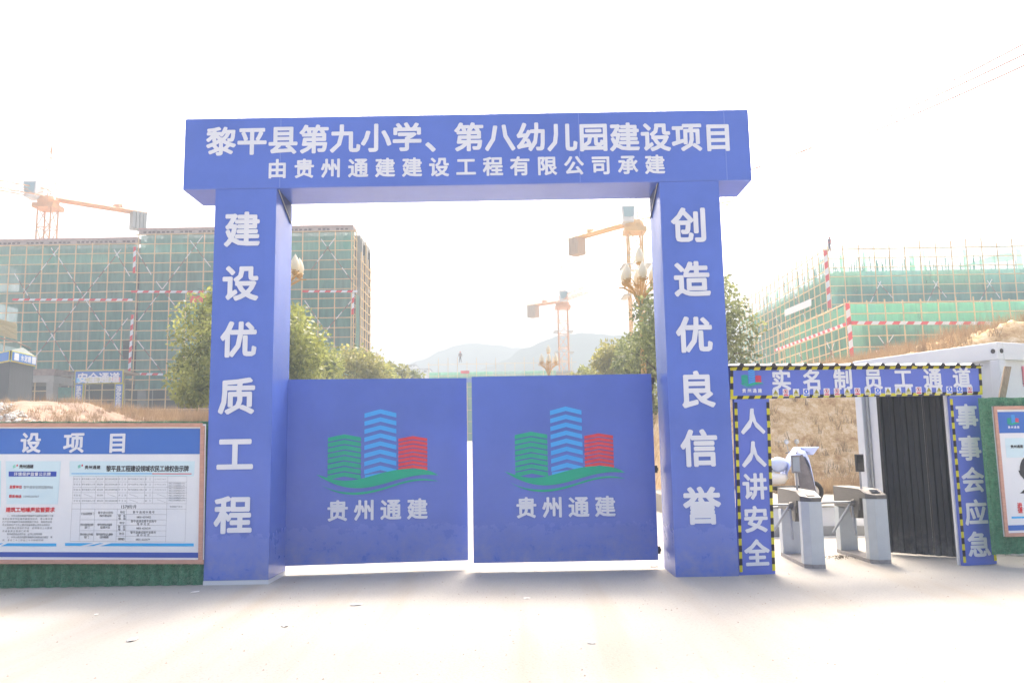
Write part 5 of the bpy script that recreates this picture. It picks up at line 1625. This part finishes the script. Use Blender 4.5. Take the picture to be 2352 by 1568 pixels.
def crane(label, base, ztop, cj_end, jib_end, w, zhead, cabside=1, mt=CRANE, cjw=1.1, cw=CONC):
    o = thing('tower_crane', label, 'crane', base, 'tower cranes over the site')
    x, y, z0 = base
    m = MB(); lattice(m, (x, y, z0), (x, y, ztop - 1.6), w, int((ztop - z0) / 2.2), .105); m.build('mast', mt, o)
    m = MB(); m.box((x - w * .8, y - w * .8, ztop - 1.6), (x + w * .8, y + w * .8, ztop - 1.1)); m.lathe((x, y, ztop - 1.1), [(w * .75, 0), (w * .75, .5), (w * .6, .9)], 12)
    m.build('slewing_ring', mt, o)
    for zz in (ztop - 5.5, ztop - 9):
        m = MB()
        for k in range(2): m.rod((x - 1.6, y - 1.6 + 3.2 * k, zz), (x + 1.6, y - 1.6 + 3.2 * k, zz), .07, 4); m.rod((x - 1.6 + 3.2 * k, y - 1.6, zz), (x - 1.6 + 3.2 * k, y + 1.6, zz), .07, 4); m.rod((x - 1.6, y - 1.6 + 3.2 * k, zz + 1), (x + 1.6, y - 1.6 + 3.2 * k, zz + 1), .03, 4)
        m.box((x - 1.6, y - 1.6, zz - .08), (x - .95, y + 1.6, zz)); m.box((x + .95, y - 1.6, zz - .08), (x + 1.6, y + 1.6, zz))
        m.build('work_platform', GALV, o)
    m = MB(); hd = Vector((x, y, zhead))
    for a_, b_ in ((-.6, -.6), (.6, -.6), (.6, .6), (-.6, .6)): m.rod((x + a_, y + b_, ztop), hd, .035, 4)
    for f in (.25, .5, .75):
        q = [Vector((x + a_, y + b_, ztop)).lerp(hd, f) for a_, b_ in ((-.6, -.6), (.6, -.6), (.6, .6), (-.6, .6))]
        for i in range(4): m.rod(q[i], q[(i + 1) % 4], .035, 3)
    m.build('tower_head', mt, o)
    ce = Vector(cj_end); st = Vector((x, y, ztop - .3))
    m = MB(); d = (ce - st).normalized(); sdv = d.cross(Vector((0, 0, 1))).normalized()
    for s_ in (-1, 1):
        m.rod(st + sdv * cjw * .5 * s_, ce + sdv * cjw * .5 * s_, .16, 4)
        m.rod(st + sdv * cjw * .5 * s_ + Vector((0, 0, 1)), ce + sdv * cjw * .5 * s_ + Vector((0, 0, 1)), .03, 4)
        for k in range(9):
            p_ = st.lerp(ce, k / 8) + sdv * cjw * .5 * s_; m.rod(p_, p_ + Vector((0, 0, 1)), .03, 4)
    for k in range(9):
        p_ = st.lerp(ce, k / 8); m.rod(p_ - sdv * cjw * .5, p_ + sdv * cjw * .5, .06, 4)
    m.prism([st - sdv * cjw * .45, st + sdv * cjw * .45, ce + sdv * cjw * .45, ce - sdv * cjw * .45], (0, 0, .06))
    m.build('counter_jib', mt, o)
    for k in range(4):
        p_ = ce - d * (.25 + .42 * k) ; m = MB()
        m.prism([p_ - sdv * .7 + d * .17, p_ + sdv * .7 + d * .17, p_ + sdv * .7 - d * .17, p_ - sdv * .7 - d * .17], (0, 0, -2.1)); m.build('counterweight', cw, o)
    m = MB(); p_ = ce - d * 3.2 + Vector((0, 0, .1)); m.box((p_.x - .4, p_.y - .5, p_.z), (p_.x + .4, p_.y + .5, p_.z + .35)); m.rod(p_ + Vector((-.4, 0, .35)), p_ + Vector((.4, 0, .35)), .25, 8); m.build('winch', mt, o)
    je = Vector(jib_end); m = MB(); lattice(m, st + Vector((0, 0, .5)), je, 1.1, max(8, int((je - st).length / 1.8)), .06, tri=True); m.build('jib', mt, o)
    m = MB(); m.rod(hd, ce + Vector((0, 0, .3)), .02, 4); m.rod(hd, st.lerp(je, .55) + Vector((0, 0, .9)), .02, 4); m.rod(hd, st.lerp(je, .85) + Vector((0, 0, .9)), .02, 4); m.build('tie_bars', mt, o)
    cx_, cy_ = x + 1.2 * cabside, y - 1.0
    m = MB(); m.prism([(cx_ - .6, cy_ - .7, ztop - .6), (cx_ + .6, cy_ - .7, ztop - .6), (cx_ + .75, cy_ - .8, ztop + 1.2), (cx_ - .75, cy_ - .8, ztop + 1.2)], (0, 1.6, 0)); cb = m.build('cab', WPAINT, o)
    m = MB(); m.prism([(cx_ - .5, cy_ - .77, ztop - .1), (cx_ + .5, cy_ - .77, ztop - .1), (cx_ + .62, cy_ - .84, ztop + 1.0), (cx_ - .62, cy_ - .84, ztop + 1.0)], (0, -.03, 0)); m.build('cab_window', mat('tinted_cab_glass', (.28, .42, .46), .1, .6), cb)
    return o
mast = P(112, 450, 80)
ce = P(335, 503, 86.8); ce.z = mast.z - .3
crane('tower crane above the left block, its counterweight arm sloping down to the right', (mast.x, 80, 5), mast.z, ce, P(-220, 385, 68), 1.5, P(115, 335, 80).z, cabside=-1, mt=CRANER)
mast = P(1456, 505, 81.5)
ce = P(1313, 553, 89); ce.z = mast.z - .3
crane('nearer yellow tower crane whose mast rises behind the right tree and lamp', (mast.x, 81.5, 3), mast.z, ce, P(1700, 452, 76), 1.55, P(1458, 400, 81.5).z, cabside=-.7, cw=mat('tan_ballast_block', (.50, .36, .24), .9, .1))
mast = P(1292, 688, 126)
ce = P(1215, 703, 130); ce.z = mast.z - .3
crane('farther orange tower crane standing alone against the pale hills', (mast.x, 126, 3), mast.z, ce, P(1345, 665, 118), 1.6, P(1293, 610, 126).z, cabside=.1, mt=CRANER, cw=mat('tan_ballast_block', (.50, .36, .24), .9, .1))

# ------------------------------------------------------------------ overhead wires
for i, (a_, b_, lb) in enumerate((((2380, 86), (1720, 392), 'topmost thin overhead wire crossing the sky at right'), ((2380, 112), (1700, 396), 'middle thin overhead wire crossing the sky at right'), ((2380, 138), (1710, 404), 'lowest thin overhead wire crossing the sky at right'))):
    A, Bv = P(*a_, 16), P(*b_, 46)
    m = MB(); n = 14
    pts = [A.lerp(Bv, k / n) + Vector((0, 0, -0.35 * 4 * (k / n) * (1 - k / n))) for k in range(n + 1)]
    m.path(pts, .03, 4)
    tag(m.build('overhead_wire', mat('faded_red_cable', (.35, .2, .18), .7, .2)), lb, 'wire', 'overhead wires')

# ------------------------------------------------------------------ workers
def person(label, feet, h, helmet, vest, facing=0, arms='up'):
    """skinned figure; feet: point it stands on"""
    o = thing('person', label, 'person', feet)
    s = h / 1.72
    def J(x, y, z): return Vector(feet) + Vector((x * math.cos(facing) - y * math.sin(facing), x * math.sin(facing) + y * math.cos(facing), z)) * s
    J0 = {'pelvis': (0, 0, .95), 'chest': (0, -.03, 1.28), 'neck': (0, -.05, 1.47), 'head': (0, -.08, 1.60),
          'sl': (-.19, -.04, 1.40), 'el': (-.27, -.18, 1.18), 'hl': (-.12, -.36, 1.32), 'sr': (.19, -.04, 1.40), 'er': (.34, -.12, 1.52), 'hr': (.22, -.22, 1.76),
          'kl': (-.13, -.04, .50), 'fl': (-.15, 0, .08), 'tl': (-.15, -.13, .04), 'kr': (.12, .02, .50), 'fr': (.16, .05, .08), 'tr': (.17, -.08, .04)}
    if arms == 'down':
        J0.update(el=(-.28, 0, 1.15), hl=(-.27, -.10, .92), er=(.28, 0, 1.15), hr=(.27, -.10, .92))
    E_ = [('pelvis', 'chest'), ('chest', 'neck'), ('neck', 'head'), ('chest', 'sl'), ('sl', 'el'), ('el', 'hl'), ('chest', 'sr'), ('sr', 'er'), ('er', 'hr'), ('pelvis', 'kl'), ('kl', 'fl'), ('fl', 'tl'), ('pelvis', 'kr'), ('kr', 'fr'), ('fr', 'tr')]
    rad = {'pelvis': .15, 'chest': .17, 'neck': .06, 'head': .10, 'sl': .075, 'sr': .075, 'el': .05, 'er': .05, 'hl': .035, 'hr': .035, 'kl': .075, 'kr': .075, 'fl': .05, 'fr': .05, 'tl': .04, 'tr': .04}
    keys = list(J0)
    me = bpy.data.meshes.new('body')
    og = Vector(feet)
    me.from_pydata([tuple(J(*J0[k]) - og) for k in keys], [(keys.index(a), keys.index(b)) for a, b in E_], [])
    ob = bpy.data.objects.new('body', me); COL.objects.link(ob); ob.parent = o
    sk = ob.modifiers.new('skin', 'SKIN'); ob.modifiers.new('sub', 'SUBSURF').levels = 1
    for i, k in enumerate(keys):
        me.skin_vertices[0].data[i].radius = (rad[k] * s,) * 2
    me.skin_vertices[0].data[0].use_root = True
    me.materials.append(mat('dark_work_clothes', (.14, .12, .15), .9, .1))
    m = MB()
    hc = J(0, -.08, 1.63)
    m.lathe(hc, [(.155 * s, 0), (.125 * s, .012 * s), (.12 * s, .06 * s), (.08 * s, .11 * s), (0, .13 * s)], 12); m.build('helmet', helmet, o, smooth=True)
    m = MB(); c = J(0, -.03, .98)
    m.lathe(c, [(.17 * s, 0), (.185 * s, .15 * s), (.20 * s, .32 * s), (.15 * s, .45 * s)], 12, sy=.75); m.build('vest', vest, o, smooth=True)
    for k in ('hl', 'hr'):
        m = MB(); p_ = J(*J0[k]); m.lathe(p_, [(0, -.04 * s), (.035 * s, -.02 * s), (.04 * s, .02 * s), (0, .06 * s)], 8); m.build('hand', SKIN, o, smooth=True)
    m = MB(); p_ = J(0, -.10, 1.58); m.lathe(p_, [(0, -.10 * s), (.06 * s, -.06 * s), (.085 * s, 0), (.08 * s, .05 * s)], 10); m.build('face', SKIN, o, smooth=True)
    return o
pw = P(1907, 578, YU - .2)
person('worker in red helmet raising one arm on top of the right scaffold corner', (pw.x, YU - .1, pw.z), 1.45, RED, mat('faded_red_vest', (.45, .14, .14), .8, .2), .4)
pw = P(1057, 832, YF - .2)
person('tiny distant worker in red helmet standing on the far scaffold', (pw.x, YF, pw.z), 1.7, RED, mat('brown_vest', (.25, .14, .10), .8, .2), 0, 'down')

# ------------------------------------------------------------------ grass, rubble, small stones
def tufts(name, f, xr, yr, n, h, label, cond=lambda x, y: True, blades_=9, seed=1):
    r = random.Random(seed); V, Fi = [], []
    for _ in range(n):
        x, y = r.uniform(*xr), r.uniform(*yr)
        if not cond(x, y): continue
        z = f(x, y) - .03; hh = h * r.uniform(.5, 1.4)
        for b in range(blades_):
            a = r.uniform(0, 6.28); ln_ = hh * r.uniform(.5, 1.1); sp_ = r.uniform(.1, .55)
            bx, by = x + r.gauss(0, .06), y + r.gauss(0, .06)
            w = .007 + .004 * r.random()
            tip = (bx + math.cos(a) * ln_ * sp_, by + math.sin(a) * ln_ * sp_, z + ln_)
            k = len(V); V += [(bx - w, by, z), (bx + w, by, z), tip]; Fi.append((k, k + 1, k + 2))
    o = mesh_np(name, np.array(V), np.array(Fi), DRY, None, 'stuff')
    return tag(o, label, 'grass')
tufts('dry_grass', h_left, (-24, -9), (12.5, 34), 4200, .24, 'dry brown grass on the soil mound left of the gate', lambda x, y: x > -14.8 or y > 17, seed=3)
tufts('dry_grass', h_left, (-19, -10.5), (19, 32), 1100, .5, 'taller reddish dry weeds before the small blue safety passage', seed=13)
tufts('dry_grass', h_right, (9.5, 34), (13.3, 34), 6500, .55, 'dry brown grass and scrub along the top of the right bank', lambda x, y: y > 14.2, seed=4)
tufts('dry_grass', h_right, (5.3, 12), (11.6, 14.0), 160, .3, 'sparse dry stems clinging to the cut soil face', seed=5)
tufts('dry_grass', lambda x, y: .45, (6.5, 12), (9.2, 11.9), 900, .42, 'dry weeds at the foot of the cut bank behind the turnstiles', seed=6)

def rock_mesh(seed, s=1.0):
    r = random.Random(seed)
    import bmesh
    bm = bmesh.new(); bmesh.ops.create_icosphere(bm, subdivisions=1, radius=1)
    for v in bm.verts: v.co = Vector((v.co.x * 1.2, v.co.y, v.co.z * .6)) * (1 + r.uniform(-.3, .3))
    me = bpy.data.meshes.new('stone'); bm.to_mesh(me); bm.free(); me.materials.append(ROCK)
    return me
RM = [rock_mesh(i) for i in range(4)]
V, Fi = [], []
for i in range(420):
    p = P(random.uniform(-60, 95), 0, 0)
    x = random.uniform(-17.5, -13.9); y = 12.2 + random.random() * 1.1
    s_ = random.uniform(.02, .075); z = h_left(x, y) + s_ * .3
    k = len(V)
    for v in RM[i % 4].vertices: V.append((x + v.co.x * s_, y + v.co.y * s_, z + v.co.z * s_))
    Fi += [tuple(k + q for q in pl_.vertices) for pl_ in RM[i % 4].polygons]
rb = mesh_np('stone_rubble', np.array(V), np.array(Fi), ROCK, None, 'stuff')
tag(rb, 'pale broken rubble lying low on the left soil mound behind the board', 'rubble')
for px, py, s_, lb in ((655, 1437, .045, 'pale flat stone on the yard before the left gate leaf'), (303, 1470, .05, 'chunky buff stone on the yard in front of the notice board'), (1360, 1477, .03, 'small reddish stone on the yard before the right gate leaf'),
                       (817, 1389, .05, 'flat whitish chip just in front of the left gate leaf'), (447, 1360, .04, 'small white lump at the foot of the left gate post'), (1210, 1374, .035, 'thin pale chip near the middle of the gate'), (222, 1411, .025, 'tiny dark pebble before the turf hoarding'), (1502, 1301, .05, 'pale spill of grit beside the right gate post')):
    p = G(px, py)
    o = bpy.data.objects.new('yard_stone', RM[int(px) % 4]); COL.objects.link(o); o.location = (p.x, p.y, s_ * .2); o.scale = (s_ * 1.2, s_, s_ * .38); o.rotation_euler = (0, 0, px)
    tag(o, lb, 'stone', 'loose stones on the yard')
# fine grit on the yard
V, Fi = [], []
for i in range(1400):
    x = random.uniform(-8, 8); y = random.uniform(-8.6, 1.0); s_ = random.uniform(.003, .010)
    k = len(V); V += [(x - s_, y - s_, 0.001), (x + s_, y - s_, 0.001), (x, y + s_, 0.001), (x, y, s_ * 1.1)]; Fi += [(k, k + 1, k + 3), (k + 1, k + 2, k + 3), (k + 2, k, k + 3)]
gr = mesh_np('loose_grit', np.array(V), np.array(Fi), mat('mixed_grit', (.30, .25, .21), .9, .1, var=.5, vscale=3), None, 'stuff')
tag(gr, 'fine loose grit scattered over the pale yard', 'grit')
